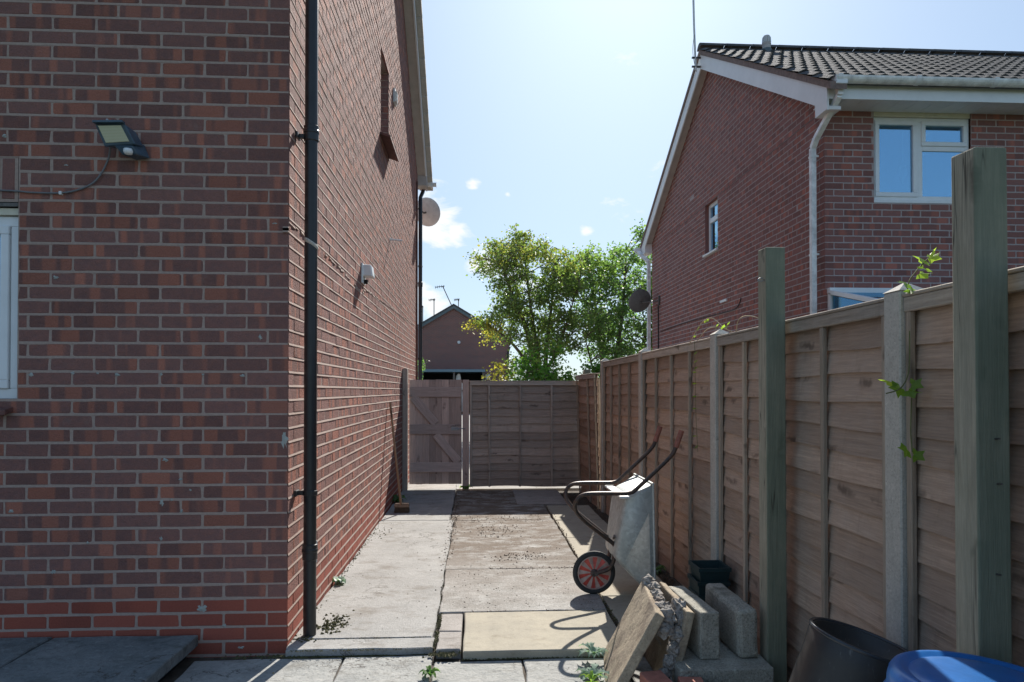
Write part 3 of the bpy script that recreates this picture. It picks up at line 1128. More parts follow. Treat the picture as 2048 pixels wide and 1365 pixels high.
gw = b.build('gable_window', 'upvc', H1)
b = MB()
b.box(-1.135, -1.125, 7.255, 7.78, 4.155, 4.945)
b.build('pane', 'window_glass', gw)
b = MB()
b.box(-1.6, -1.16, 7.0, 8.0, 4.0, 5.1)
b.build('room', 'room_dark', H1)
b = MB()
b.hexa([(-1.11, 7.14, 4.062), (-0.89, 7.14, 3.985), (-0.89, 7.90, 3.985), (-1.11, 7.90, 4.062)],
       [(-1.11, 7.14, 4.092), (-0.89, 7.14, 4.012), (-0.89, 7.90, 4.012), (-1.11, 7.90, 4.092)])
b.build('gable_sill', 'tile_red', H1, bevel=0.003)
# rear and far walls (plain, out of the photograph's sight)
b = MB()
b.box(-8.2, -1.03, 11.45, 11.69, -0.2, 5.0)
b.box(-8.4, -8.2, 3.75, 11.69, -0.2, 5.0)
b.build('rear_wall', 'brick_far', H1)
# roof
YE0, YE1 = 3.36, 12.08


def slope1(y, dz=0.0):
    return (5.03 + (11.70 - y if y > MID1 else y - (2 * MID1 - 11.70)) * SLOPE1) + dz


def slopeband(mb, x0, x1, ya, yb, d0, d1, sl):
    mb.hexa([(x0, ya, sl(ya, d0)), (x1, ya, sl(ya, d0)), (x1, yb, sl(yb, d0)), (x0, yb, sl(yb, d0))],
            [(x0, ya, sl(ya, d1)), (x1, ya, sl(ya, d1)), (x1, yb, sl(yb, d1)), (x0, yb, sl(yb, d1))])


rf = MB()
slopeband(rf, -8.6, -0.80, YE0, MID1, 0.20, 0.25, slope1)
slopeband(rf, -8.6, -0.80, MID1, YE1, 0.20, 0.25, slope1)
roof_1 = rf.build('roof', 'roof_tile', H1, fix=False)
sf = MB()
slopeband(sf, -1.06, -0.872, MID1, 11.80, 0.0, 0.02, slope1)
slopeband(sf, -1.06, -0.872, 3.55, MID1, 0.0, 0.02, slope1)
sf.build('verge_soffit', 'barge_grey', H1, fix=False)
bg_ = MB()
slopeband(bg_, -0.872, -0.850, MID1, 11.95, -0.02, 0.17, slope1)
slopeband(bg_, -0.872, -0.850, 3.4, MID1, -0.02, 0.17, slope1)
bg_.build('bargeboard', 'barge_white', H1, fix=False)
bx = MB()
bx.hexa([(-1.02, 11.69, 4.86), (-0.85, 11.69, 4.86), (-0.85, 11.95, 4.86), (-1.02, 11.95, 4.86)],
        [(-1.02, 11.69, 5.03), (-0.85, 11.69, 5.03), (-0.85, 11.95, 4.93), (-1.02, 11.95, 4.93)])
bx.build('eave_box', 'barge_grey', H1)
vt = MB()
for i in range(18):
    a, bb = MID1 + i * 0.245, MID1 + (i + 1) * 0.245 + 0.02
    lift = lambda y, d, a=a, bb=bb: slope1(y, d) - 0.02 + 0.02 * (y - a) / (bb - a) + 0.005
    vt.hexa([(-1.0, a, slope1(a, 0.17)), (-0.765, a, slope1(a, 0.17)), (-0.765, bb, slope1(bb, 0.19)), (-1.0, bb, slope1(bb, 0.19))],
            [(-1.0, a, slope1(a, 0.255)), (-0.765, a, slope1(a, 0.255)), (-0.765, bb, slope1(bb, 0.275)), (-1.0, bb, slope1(bb, 0.275))])
tag(vt.build('verge_tiles', 'concrete_post', roof_1, fix=False), kind='stuff')
gt = MB()
for s in range(10):
    a0, a1 = math.pi + math.pi * s / 10, math.pi + math.pi * (s + 1) / 10
    gt.hexa([(-8.5, 12.05 + 0.056 * math.cos(a0), 5.0 + 0.056 * math.sin(a0)), (-0.70, 12.05 + 0.056 * math.cos(a0), 5.0 + 0.056 * math.sin(a0)),
             (-0.70, 12.05 + 0.056 * math.cos(a1), 5.0 + 0.056 * math.sin(a1)), (-8.5, 12.05 + 0.056 * math.cos(a1), 5.0 + 0.056 * math.sin(a1))],
            [(-8.5, 12.05 + 0.05 * math.cos(a0), 5.0 + 0.05 * math.sin(a0)), (-0.70, 12.05 + 0.05 * math.cos(a0), 5.0 + 0.05 * math.sin(a0)),
             (-0.70, 12.05 + 0.05 * math.cos(a1), 5.0 + 0.05 * math.sin(a1)), (-8.5, 12.05 + 0.05 * math.cos(a1), 5.0 + 0.05 * math.sin(a1))])
gt.box(-0.705, -0.70, 11.99, 12.11, 4.94, 5.01)
gt.box(-0.80, -0.76, 11.98, 12.12, 4.93, 5.02)
gt.build('gutter', 'dish_grey', H1)


def downpipe(parent, x, y, z0, z1, r, joints, brackets, wx, mat='black_pipe', bend=None):
    b = MB()
    pts = [(x, y, z0), (x, y, z1)] if bend is None else [(x, y, z0)] + bend
    b.tube(pts, r, 18)
    p = b.build('downpipe', mat, parent, smooth='auto')
    for zj in joints:
        q = MB()
        q.lathe([(r + 0.001, zj - 0.055), (r + 0.006, zj - 0.05), (r + 0.006, zj - 0.012), (r + 0.009, zj - 0.008), (r + 0.009, zj + 0.006), (r + 0.006, zj + 0.01), (r + 0.006, zj + 0.03), (r + 0.001, zj + 0.034)],
                18, Matrix.Translation((x, y, 0)))
        q.build('pipe_collar', mat, p, smooth='auto')
    for zb in brackets:
        q = MB()
        q.lathe([(r + 0.001, zb - 0.014), (r + 0.005, zb - 0.014), (r + 0.005, zb + 0.014), (r + 0.001, zb + 0.014)], 18, Matrix.Translation((x, y, 0)))
        q.box(min(x - r, wx), max(x - r, wx) if wx < x else wx, y - 0.012, y + 0.012, zb - 0.012, zb + 0.012)
        q.box(wx, wx + 0.014, y - 0.04, y + 0.028, zb - 0.016, zb + 0.016)
        q.build('bracket', mat, p, bevel=0.002)
    return p


dp = downpipe(H1, -0.917, 3.84, 0.002, 5.0, 0.035, (2.79, 0.47), (2.765, 0.785), -0.996)
q = MB()
q.lathe([(0.0352, -0.012), (0.0385, -0.004), (0.0385, 0.004), (0.0352, 0.011)], 18, Matrix.Translation((-0.917, 3.84, 2.165)) @ Matrix.Shear('XY', 4, (0.0, 0.0)) @ Matrix(((1, 0, 0, 0), (0, 1, 0, 0), (-0.55, -0.2, 1, 0), (0, 0, 0, 1))))
q.build('mortar_smear', 'concrete_post', dp, rough=0.004)
q = MB()
q.tube([(-0.8825, 3.845, 0.40), (-0.8825, 3.845, 0.52)], 0.004, 6)
q.build('tape', 'white_paint', dp)
downpipe(H1, -0.965, 11.87, -0.03, 4.86, 0.034, (3.2,), (3.5, 1.9), -1.0, bend=[(-0.965, 11.87, 4.70), (-0.93, 11.95, 4.82), (-0.92, 12.04, 4.95)])
# thin dark pipe run up the gable corner
b = MB()
b.tube([(-0.985, 11.45, 1.2), (-0.985, 11.45, 4.85)], 0.014, 8)
b.build('conduit', 'tile_red', H1)
# stepped mortar repair along the gable
b = MB()
rnd = random.Random(4)
path_pts = [(3.62, 2.27)]
y = 3.70
z = 2.235
segs = [(3.70, 2.252), (4.5, 2.25), (4.9, 2.255), (5.4, 2.235), (6.0, 2.20), (6.2, 2.27), (6.9, 2.285), (7.8, 2.32), (8.8, 2.34), (10.0, 2.38), (11.0, 2.40)]
for (ya, za), (yb, zb) in zip(segs[:-1], segs[1:]):
    n = max(2, int((yb - ya) / 0.06))
    for i in range(n):
        t0, t1 = i / n, (i + 1) / n
        y0_, y1_ = ya + (yb - ya) * t0, ya + (yb - ya) * t1
        zz = za + (zb - za) * t0 + rnd.uniform(-0.006, 0.006)
        hh = rnd.uniform(0.004, 0.012)
        if rnd.random() < 0.3:
            continue
        b.hexa([(-1.002, y0_, zz - hh), (-1.002, y1_, zz - hh), (-1.002, y1_, zz + hh), (-1.002, y0_, zz + hh)],
               [(-0.998 + rnd.uniform(0.001, 0.006), y0_, zz - hh * 0.6), (-0.996, y1_, zz - hh * 0.6), (-0.998, y1_, zz + hh * 0.7), (-0.998, y0_, zz + hh * 0.7)])
for i in range(8):
    t = i / 7
    b.box(-1.03 + 0.004 * t, -1.0, 3.688 - 0.002, 3.70, 2.255 - 0.06 * (1 - t), 2.268 - 0.05 * (1 - t)) if i < 2 else None
tag(b.build('crack_filler', 'mortar', H1, fix=False), kind='stuff')
# mortar blobs stuck on the front wall
b = MB()
spots = [(569, 880, 0.032, 0.05), (110, 555, .022, .011), (520, 675, .016, .015), (62, 750, .022, .012), (145, 747, .014, .011), (195, 747, .012, .008), (235, 750, .018, .013), (322, 749, .011, .010), (405, 750, .010, .006), (485, 752, .018, .010),
         (24, 1022, .018, .014), (325, 1005, .014, .022), (345, 1000, .010, .008), (365, 1022, .010, .012), (382, 980, .008, .008), (332, 920, .02, .012), (178, 1085, .010, .010), (324, 1078, .010, .020), (110, 1143, .020, .012), (407, 1216, .034, .028), (452, 1250, .016, .012), (485, 1293, .02, .01), (5, 270, .016, .014), (128, 329, .016, .006), (548, 446, .018, .006), (362, 959, .012, .008)]
rnd = random.Random(12)
for px, py, rx, rz in spots:
    a = math.atan((px - 1024) / 1365.0) + R(3.02)
    x = 3.7 * math.tan(a)
    z = 1.35 + (781.7 - py) * 3.7 / (1365.0 * math.cos(a) / math.cos(a - R(3.02)))
    n = 17
    rx, rz = rx * 0.9, rz * 0.9
    ring = [(x + rx * rnd.uniform(0.35, 1.15) * math.cos(2 * math.pi * i / n), 3.6995, z + rz * rnd.uniform(0.35, 1.2) * math.sin(2 * math.pi * i / n)) for i in range(n)]
    tip = (x + rnd.uniform(-.3, .3) * rx, 3.6995 - rnd.uniform(0.003, 0.006), z)
    b.add(ring + [tip], [(i, (i + 1) % n, n) for i in range(n)])
tag(b.build('mortar_blobs', 'dab', H1, fix=False), kind='stuff')

# ------------------------------------------------------------------ things on the near house
FL = thing('floodlight', 'small blue grey security floodlight with motion sensor on the brick wall', 'floodlight', (-1.85, 3.7, 2.62))
b = MB()
fa = [(-1.945, 3.575, 2.71), (-1.795, 3.575, 2.715), (-1.755, 3.60, 2.62), (-1.91, 3.60, 2.605)]
bk = [(-1.93, 3.66, 2.70), (-1.78, 3.66, 2.705), (-1.745, 3.675, 2.63), (-1.895, 3.675, 2.62)]
b.hexa(fa, bk)
hs = b.build('housing', 'lamp_housing', FL, bevel=0.004)
b = MB()
b.hexa([(-1.925, 3.569, 2.700), (-1.812, 3.569, 2.704), (-1.782, 3.592, 2.632), (-1.897, 3.592, 2.622)], [(-1.925, 3.578, 2.700), (-1.812, 3.578, 2.704), (-1.782, 3.60, 2.632), (-1.897, 3.60, 2.622)])
b.build('lamp_glass', 'lamp_glass', hs)
b = MB()
b.beam((-1.945, 3.566, 2.716), (-1.795, 3.566, 2.72), 0.03, 0.012)
b.build('visor', 'lamp_housing', hs, bevel=0.002)
b = MB()
b.lathe([(0.0, -0.006), (0.008, -0.006), (0.008, 0.006), (0.0, 0.006)], 10, Matrix.Translation((-1.876, 3.565, 2.727)))
b.build('screw', 'grey_metal', hs)
b = MB()
b.hexa([(-1.86, 3.60, 2.612), (-1.77, 3.60, 2.612), (-1.755, 3.62, 2.575), (-1.83, 3.62, 2.57)], [(-1.87, 3.69, 2.65), (-1.75, 3.69, 2.65), (-1.72, 3.69, 2.578), (-1.79, 3.69, 2.565)])
b.build('bracket', 'lamp_housing', FL, bevel=0.004)
b = MB()
b.lathe([(0.0, -0.014), (0.018, -0.010), (0.024, 0.002), (0.022, 0.016), (0.0, 0.018)], 12, Matrix.Translation((-1.795, 3.612, 2.582)))
b.build('sensor', 'upvc', FL, smooth=True)
b = MB()
cp = spline([(-1.90, 3.64, 2.625), (-1.93, 3.685, 2.58), (-1.962, 3.69, 2.51), (-2.005, 3.69, 2.45), (-2.07, 3.69, 2.412), (-2.17, 3.69, 2.388), (-2.33, 3.69, 2.388), (-2.5, 3.69, 2.397), (-3.4, 3.69, 2.41)])
b.tube(cp, 0.0048, 6)
cb = thing('power_cable', 'grey cable curving down from the floodlight along the brick wall', 'cable', (-2.2, 3.7, 2.4))
b.build('cable', 'cable_grey', cb, smooth=True)
b = MB()
b.box(-2.185, -2.17, 3.682, 3.70, 2.378, 2.396)
b.build('cable_clip', 'dish_grey', cb, bevel=0.002)

vb = thing('flue_cowl', 'white plastic flue cowl on the sunlit gable wall, above the crack', 'flue cowl', (-1.0, 6.07, 2.36))
b = MB()
b.hexa([(-1.0, 6.0, 2.355), (-0.90, 6.0, 2.345), (-0.90, 6.14, 2.345), (-1.0, 6.14, 2.355)], [(-1.0, 6.0, 2.455), (-0.915, 6.0, 2.45), (-0.915, 6.14, 2.45), (-1.0, 6.14, 2.455)])
b.build('hood', 'upvc', vb, bevel=0.012, seg=2)
b = MB()
b.box(-1.0, -0.985, 5.985, 6.155, 2.29, 2.465)
b.build('back_plate', 'upvc', vb, bevel=0.004)
b = MB()
b.tube([(-1.02, 6.07, 2.31), (-0.955, 6.07, 2.31)], 0.02, 10)
b.build('spout', 'dark_void', vb)

op = thing('overflow_pipe', 'thin white overflow pipe sticking out of the gable wall', 'pipe', (-1.0, 7.98, 3.1))
b = MB()
b.tube([(-1.02, 7.98, 3.11), (-0.86, 7.98, 3.095)], 0.011, 10)
b.build('tube', 'upvc', op)
b = MB()
b.lathe([(0.0125, -0.004), (0.02, -0.004), (0.02, 0.004), (0.0125, 0.004)], 10, Matrix.Translation((-0.995, 7.98, 3.109)) @ Matrix.Rotation(R(90), 4, 'Y'), closed=True)
b.build('flange', 'upvc', op)
gv = thing('air_vent', 'small white louvred vent beside the narrow gable window', 'vent', (-1.0, 8.3, 4.9))
b = MB()
b.box(-1.0, -0.975, 8.24, 8.40, 4.83, 5.0)
b.build('frame', 'dish_grey', gv, bevel=0.003)
for i in range(4):
    b = MB()
    b.hexa([(-0.976, 8.25, 4.85 + i * 0.036), (-0.955, 8.25, 4.84 + i * 0.036), (-0.955, 8.39, 4.84 + i * 0.036), (-0.976, 8.39, 4.85 + i * 0.036)], [(-0.976, 8.25, 4.858 + i * 0.036), (-0.955, 8.25, 4.846 + i * 0.036), (-0.955, 8.39, 4.846 + i * 0.036), (-0.976, 8.39, 4.858 + i * 0.036)])
    b.build('louvre', 'upvc', gv)


def dish(name, label, c, r, face, arm_to, mat):
    t = thing(name, label, 'satellite dish', arm_to)
    f = Vector(face).normalized()
    q = f.to_track_quat('Z', 'Y').to_matrix().to_4x4()
    mt = Matrix.Translation(c) @ q
    b = MB()
    prof = [(0.001, 0.0)] + [(r * i / 8, 0.22 * r * (i / 8) ** 2) for i in range(1, 9)]
    prof += [(r + 0.008, 0.22 * r - 0.004), (r - 0.002, 0.22 * r - 0.016)] + [(r * i / 8, 0.22 * r * (i / 8) ** 2 - 0.012) for i in range(7, 0, -1)] + [(0.001, -0.012)]
    b.lathe(prof, 28, mt)
    b.build('reflector', mat, t, smooth='auto')
    b = MB()
    back = Vector(c) - f * 0.012
    b.tube([back, back - f * 0.08, Vector(arm_to) + Vector((0, 0, 0.0))], 0.016, 8)
    b.build('arm', 'steel_dark', t)
    b = MB()
    lo = Vector(c) + (q @ Vector((0, -r * 0.98, 0.2 * r)))
    lnb = Vector(c) + (q @ Vector((0, -r * 0.55, r * 1.0)))
    b.tube([lo, lnb], 0.010, 6)
    b.build('boom', 'steel_dark', t)
    b = MB()
    b.tube([lnb, lnb + (Vector(c) - lnb).normalized() * 0.09], 0.026, 10)
    b.build('receiver', 'dish_grey', t)
    b = MB()
    a = Vector(arm_to)
    b.box(a.x - 0.03, a.x + 0.03, a.y - 0.03, a.y + 0.03, a.z - 0.1, a.z + 0.1)
    b.build('wall_bracket', 'steel_dark', t, bevel=0.004)
    return t


dish('satellite_dish', 'pale grey satellite dish behind the black rear downpipe', (-0.90, 12.32, 4.56), 0.25, (0.35, 0.85, 0.35), (-1.06, 11.72, 4.52), 'dish_grey')

# ------------------------------------------------------------------ broom
br = thing('broom', 'wooden broom leaning against the sunlit brick wall beside the gate', 'broom', (-0.82, 7.62, 0))
b = MB()
a0, a1 = Vector((-0.825, 7.60, 0.085)), Vector((-0.975, 7.83, 1.215))
L = (a1 - a0).length
me = MB()
me.tube([(0, 0, 0), (0.002, 0, L * 0.5), (0, 0, L)], [0.0135, 0.0125, 0.0125], 10)
qq = (a1 - a0).to_track_quat('Z', 'Y').to_euler()
o = place('handle', me.mesh('handle', smooth='auto'), 'broom_handle', br, a0 - Vector((-0.82, 7.62, 0)), qq)
b = MB()
b.hexa([(-0.90, 7.585, 0.06), (-0.735, 7.595, 0.06), (-0.735, 7.66, 0.06), (-0.90, 7.65, 0.06)], [(-0.895, 7.592, 0.105), (-0.74, 7.602, 0.105), (-0.74, 7.652, 0.105), (-0.895, 7.642, 0.105)])
b.build('head', 'broom_wood', br, bevel=0.006)
b = MB()
rnd = random.Random(2)
for i in range(300):
    x = rnd.uniform(-0.895, -0.74)
    y = 7.59 + rnd.random() * 0.06
    dx, dy = rnd.uniform(-0.014, 0.014), rnd.uniform(-0.014, 0.014)
    b.add([(x - 0.0016, y, 0.065), (x + 0.0016, y, 0.065), (x + dx + 0.002, y + dy, 0.003), (x + dx - 0.002, y + dy, 0.003)], [(0, 1, 2, 3)])
tag(b.build('bristles', 'bristle', br, fix=False), kind='stuff')

# ------------------------------------------------------------------ fences
rndF = random.Random(21)


def board_mesh(length, h, seed, wave=0.010, t=0.015, out=0.0135, n=12):
    """one waney-edged lap board: local x along its length, y outwards, z up"""
    rnd = random.Random(seed)
    ph = rnd.uniform(0, 9)
    f1 = rnd.uniform(1.5, 3.5)
    vs = []
    for i in range(n + 1):
        u = i / n
        x = u * length
        zb = wave * (math.sin(ph + u * f1 * 3.0) * 0.6 + math.sin(ph * 2 + u * 11.0) * 0.35) + rnd.uniform(-0.001, 0.001)
        o = out + 0.002 * math.sin(ph * 3 + u * 6.0)
        vs += [(x, o + t, zb), (x, o, zb), (x, 0.003, h), (x, 0.010, h)]
    fs = [(0, 1, 2, 3), tuple(4 * n + k for k in (3, 2, 1, 0))]
    for i in range(n):
        a, b = 4 * i, 4 * (i + 1)
        for k in range(4):
            k2 = (k + 1) % 4
            fs.append((a + k, a + k2, b + k2, b + k))
    m = MB()
    m.add(vs, fs)
    return m.mesh('board')


BM = {}


def boards_for(length, h):
    key = (round(length, 2), round(h, 3))
    if key not in BM:
        BM[key] = [board_mesh(length, h, 31 + k + int(length * 100)) for k in range(6)]
    return BM[key]


def lap_panel(name, label, loc, rotz, width, z0, z1, nb, batt, mats=('fence_board', 'fence_batten', 'fence_rail'), group=None, tilt=0.0, cat='fence panel'):
    t = thing(name, label, cat, loc, group)
    t.rotation_euler = (tilt, 0, rotz)
    pitch = (z1 - 0.05 - z0) / nb
    ms = boards_for(width, pitch + 0.038)
    for i in range(nb):
        me = ms[rndF.randrange(6)]
        me2 = BMAT.get((me.name, mats[0]))
        if me2 is None:
            me2 = me.copy()
            me2.materials.append(M[mats[0]])
            BMAT[(me.name, mats[0])] = me2
        place('board', me2, None, t, (0, rndF.uniform(-0.001, 0.002), z0 + i * pitch + rndF.uniform(-0.006, 0.006)), (0, rndF.uniform(-0.003, 0.003), 0))
    for u in batt:
        b = MB()
        b.box(-0.014, 0.014, 0.0315, 0.050, 0, z1 - 0.055 - z0)
        place('batten', b.mesh('batten', bevel=0.002), mats[1], t, (u, 0, z0 + 0.002), (0, rndF.uniform(-0.006, 0.006), 0))
        b = MB()
        b.box(-0.018, 0.018, -0.02, 0.0, 0, z1 - 0.06 - z0)
        place('back_batten', b.mesh('batten'), mats[1], t, (u, 0, z0 + 0.004))
    b = MB()
    b.box(0, width, 0.0345, 0.054, 0.0, 0.05)
    b.box(-0.004, width + 0.004, -0.022, 0.058, 0.051, 0.064)
    place('top_rail', b.mesh('rail', bevel=0.003), mats[2], t, (0, 0, z1 - 0.053))
    b = MB()
    b.box(0, width, -0.02, 0.0, 0.0, 0.04)
    place('bottom_rail', b.mesh('rail'), mats[2], t, (0, 0, z0 + 0.01))
    return t


BMAT = {}
FX = 1.50
posts_y = [7.86, 5.99, 4.12, 2.31, 0.44]
names = ['farthest concrete fence post, next to the split panel by the trees', 'concrete fence post behind the wheelbarrow, in front of the white rear downpipe',
         'concrete fence post above the black plant trays', 'pale concrete fence post with hop leaves, left of the thick timber post', 'concrete fence post beside the camera, hidden by the thick timber post']
for i, y in enumerate(posts_y):
    t = thing('concrete_post', names[i], 'fence post', (FX, y, -0.15), 'concrete posts of the right fence')
    b = MB()
    w2, zt = 0.047, 1.695
    # H-section post: two flanges and a web, pyramid top
    yc = y - 0.045
    b.prism([(FX - 0.05, y - 0.047, -0.15), (FX + 0.05, y - 0.047, -0.15), (FX + 0.05, y - 0.02, -0.15), (FX + 0.022, y - 0.015, -0.15), (FX + 0.022, y + 0.015, -0.15), (FX + 0.05, y + 0.02, -0.15), (FX + 0.05, y + 0.047, -0.15),
             (FX - 0.05, y + 0.047, -0.15), (FX - 0.05, y + 0.047, -0.15)][:8], (0, 0, zt + 0.15))
    b.build('shaft', 'concrete_post', t, bevel=0.005)
    b = MB()
    v = [(FX - 0.052, y - 0.049, zt), (FX + 0.052, y - 0.049, zt), (FX + 0.052, y + 0.049, zt), (FX - 0.052, y + 0.049, zt), (FX, y, zt + 0.035)]
    b.add(v, [(3, 2, 1, 0), (0, 1, 4), (1, 2, 4), (2, 3, 4), (3, 0, 4)])
    b.build('cap', 'concrete_post', t)

plabels = ['lap fence panel of weathered boards behind the broken panel, second from the gate', 'weathered lap fence panel behind the wheelbarrow handles, ivy strand hanging on it',
           'weathered lap fence panel behind the slimmer timber post and concrete blocks', 'nearest lap fence panel, behind the thick timber post']
for i in range(4):
    ya, yb = posts_y[i + 1], posts_y[i]
    wdt = yb - ya - 0.1
    lap_panel('fence_panel', plabels[i], (FX + 0.015, ya + 0.05, 0), R(90), wdt, -0.06, 1.672, 16, [0.02, wdt * 0.27, wdt * 0.52, wdt * 0.77, wdt - 0.02], group='lap panels of the right fence')
# last, leaning panel beside the gate fence
wdt = 1.32
lap_panel('fence_panel', 'short lap fence panel leaning out of line beside the back fence, split edge', (FX - 0.02, 7.98, 0), R(91.0), wdt, -0.05, 1.55, 15, [0.03, wdt * 0.4, wdt - 0.03], group='lap panels of the right fence', tilt=R(-1.5))
sb = thing('split_board', 'pale split board leaning beside the farthest concrete fence post', 'board', (1.46, 8.05, 0.6))
me = MB()
me.box(-0.02, 0.02, -0.008, 0.008, 0, 1.1)
place('plank', me.mesh('plank', bevel=0.002), 'bare_timber', sb, (0, 0, 0.0), (R(-38), R(0), 0))
# end post
ep = thing('timber_end_post', 'timber end post where the back fence meets the right fence', 'fence post', (1.53, 9.36, -0.1))
me = MB()
me.box(-0.045, 0.045, -0.045, 0.045, 0, 1.74)
place('post', me.mesh('post', bevel=0.005), 'timber_post', ep, (0, 0, 0))
# back fence
lap_panel('back_fence_panel', 'dark lap fence panel closing the alley, right of the gate', (1.475, 9.42, 0), R(180), 1.56, 0.03, 1.475, 13, [0.02, 0.43, 0.87, 1.29, 1.54], ('dark_board', 'dark_batten', 'fence_rail'))
b = MB()
gp = thing('gate_post', 'timber gate post between the gate and the dark back fence panel', 'gate post', (-0.14, 9.43, -0.1))
me = MB()
me.box(-0.045, 0.045, -0.045, 0.045, 0, 1.598)
place('post', me.mesh('post', bevel=0.005), 'gate_board', gp, (0, 0, 0))
hp = thing('hinge_post', 'narrow dark timber hinge post fixed to the wall beside the gate', 'gate post', (-0.962, 9.36, -0.05))
me = MB()
me.box(-0.034, 0.034, -0.05, 0.05, 0, 1.70)
place('post', me.mesh('post', bevel=0.004), 'dark_batten', hp, (0, 0, 0))
# gate
GT = thing('gate', 'ledged and braced timber side gate at the end of the alley', 'gate', (-0.91, 9.42, 0.07))
gx0, gx1 = -0.912, -0.196
n = 8
rnd = random.Random(6)
gb = []
for k in range(4):
    me = MB()
    me.box(-0.0446, 0.0446, -0.009, 0.009, 0, 1.43 + rnd.uniform(-0.004, 0.004))
    gb.append(me.mesh('board', bevel=0.0025))
    gb[-1].materials.append(M['gate_board'])
for i in range(n):
    x = gx0 + (i + 0.5) * (gx1 - gx0) / n
    place('board', gb[rnd.randrange(4)], None, GT, (x + 0.91, rnd.uniform(-0.0015, 0.0015), rnd.uniform(-0.004, 0.002)))
for z in (1.215, 0.705, 0.185):
    me = MB()
    me.box(0, gx1 - gx0 - 0.006, -0.022, 0.0, 0, 0.135)
    place('ledge', me.mesh('ledge', bevel=0.004), 'gate_rail', GT, (0.0, -0.0115, z - 0.02), (0, R(0.4), 0))
for (xa, za, xb, zb) in ((0.05, 1.19, 0.36, 0.825), (0.36, 0.68, 0.67, 0.305)):
    me = MB()
    d = Vector((xb - xa, 0, zb - za))
    me.box(0, d.length, -0.022, 0.0, -0.055, 0.055)
    place('brace', me.mesh('brace', bevel=0.004), 'gate_rail', GT, (xa, -0.0112, za), (0, -math.atan2(d.z, d.x), 0))
b = MB()
b.tube([(-0.33, 9.38, 0.83), (-0.145, 9.378, 0.83)], 0.007, 8)
b.box(-0.34, -0.24, 9.381, 9.386, 0.805, 0.855)
b.tube([(-0.30, 9.38, 0.83), (-0.30, 9.355, 0.815)], 0.005, 6)
b.build('bolt', 'grey_metal', GT)

# ------------------------------------------------------------------ the two tall timber posts
def tall_post(label, x, y, top, lean, wires):
    t = thing('timber_post', label, 'post', (x, y, -0.1))
    me = MB()
    h = top + 0.1
    me.hexa([(-0.046, -0.046, 0), (0.046, -0.046, 0), (0.046, 0.046, 0), (-0.046, 0.046, 0)], [(-0.046, -0.046, h), (0.046, -0.046, h), (0.046, 0.046, h + 0.006), (-0.046, 0.046, h + 0.003)])
    o = place('shaft', me.mesh('shaft', bevel=0.005, seg=2), 'timber_post', t, (0, 0, 0), (0, lean, 0))
    for (dx, dz, l) in wires:
        b = MB()
        b.tube([(x + dx, y - 0.04, dz), (x + dx, y - 0.062, dz + 0.003)], 0.0028, 6)
        b.build('nail', 'steel_dark', t)
    return t


p1 = tall_post('slimmer looking tall timber post behind the concrete blocks, wire loop near its top', 1.385, 3.13, 2.015, 0.0, [])
b = MB()
b.tube(spline([(1.342, 3.10, 1.865), (1.315, 3.09, 1.872), (1.30, 3.085, 1.862), (1.312, 3.085, 1.856), (1.342, 3.10, 1.862)], 4), 0.002, 5)
b.build('wire_loop', 'grey_metal', p1)
tall_post('thick tall timber post nearest the camera, behind the blue drum', 1.385, 1.80, 2.005, R(-0.15), [(0.0, 1.22, 0), (0.005, 1.10, 0), (0.0, 0.86, 0)])

# ------------------------------------------------------------------ wheelbarrow
WB = thing('wheelbarrow', 'galvanised wheelbarrow stood on its nose, red wheel, rusty tube frame', 'wheelbarrow', (0.95, 4.5, 0))
for sgn in (-1, 1):
    Y = lambda k: 4.51 + sgn * k
    top = [(1.296, Y(.25), 1.085), (1.262, Y(.25), 0.99), (1.23, Y(.25), 0.935), (1.12, Y(.25), 0.83), (1.005, Y(.25), 0.725), (0.975, Y(.249), 0.708), (0.93, Y(.248), 0.702), (0.80, Y(.246), 0.703), (0.70, Y(.243), 0.70), (0.655, Y(.24), 0.685), (0.63, Y(.235), 0.655),
           (0.624, Y(.22), 0.62), (0.64, Y(.20), 0.575), (0.70, Y(.17), 0.51), (0.79, Y(.135), 0.437), (0.88, Y(.10), 0.365), (0.905, Y(.085), 0.335), (0.908, Y(.078), 0.30), (0.896, Y(.068), 0.222), (0.872, Y(.06), 0.182), (0.83, Y(.052), 0.162), (0.79, Y(.045), 0.150)]
    b = MB()
    b.tube(spline(top, 3), 0.0135, 10)
    b.build('frame_tube', 'rusty_tube', WB, smooth='auto')
    b = MB()
    b.tube([top[0], (1.31, Y(.25), 1.115) if False else top[0], Vector(top[1]) * 0.97 + Vector(top[0]) * 0.03][:1] + [Vector(top[0]) + Vector((0.004, 0, 0.012)), Vector(top[0]) * 0.5 + Vector(top[1]) * 0.5, top[1]][0:3], 0.0175, 10)
    b.build('grip', 'grip_rust', WB, smooth='auto')
b = MB()
b.tube([(0.79, 4.44, 0.148), (0.79, 4.58, 0.148)], 0.011, 10)
b.build('axle', 'steel_dark', WB)
b = MB()
b.box(0.905, 0.965, 4.25, 4.77, 0.672, 0.684)
b.build('cross_strap', 'dish_grey', WB, bevel=0.002)
for (p_, q_) in (((0.88, 4.41, 0.365), (0.93, 4.27, 0.69)),):
    b = MB()
    b.tube([(0.885, 4.36, 0.40), (0.955, 4.62, 0.40)], 0.008, 6)
    b.build('stay', 'rusty_tube', WB)
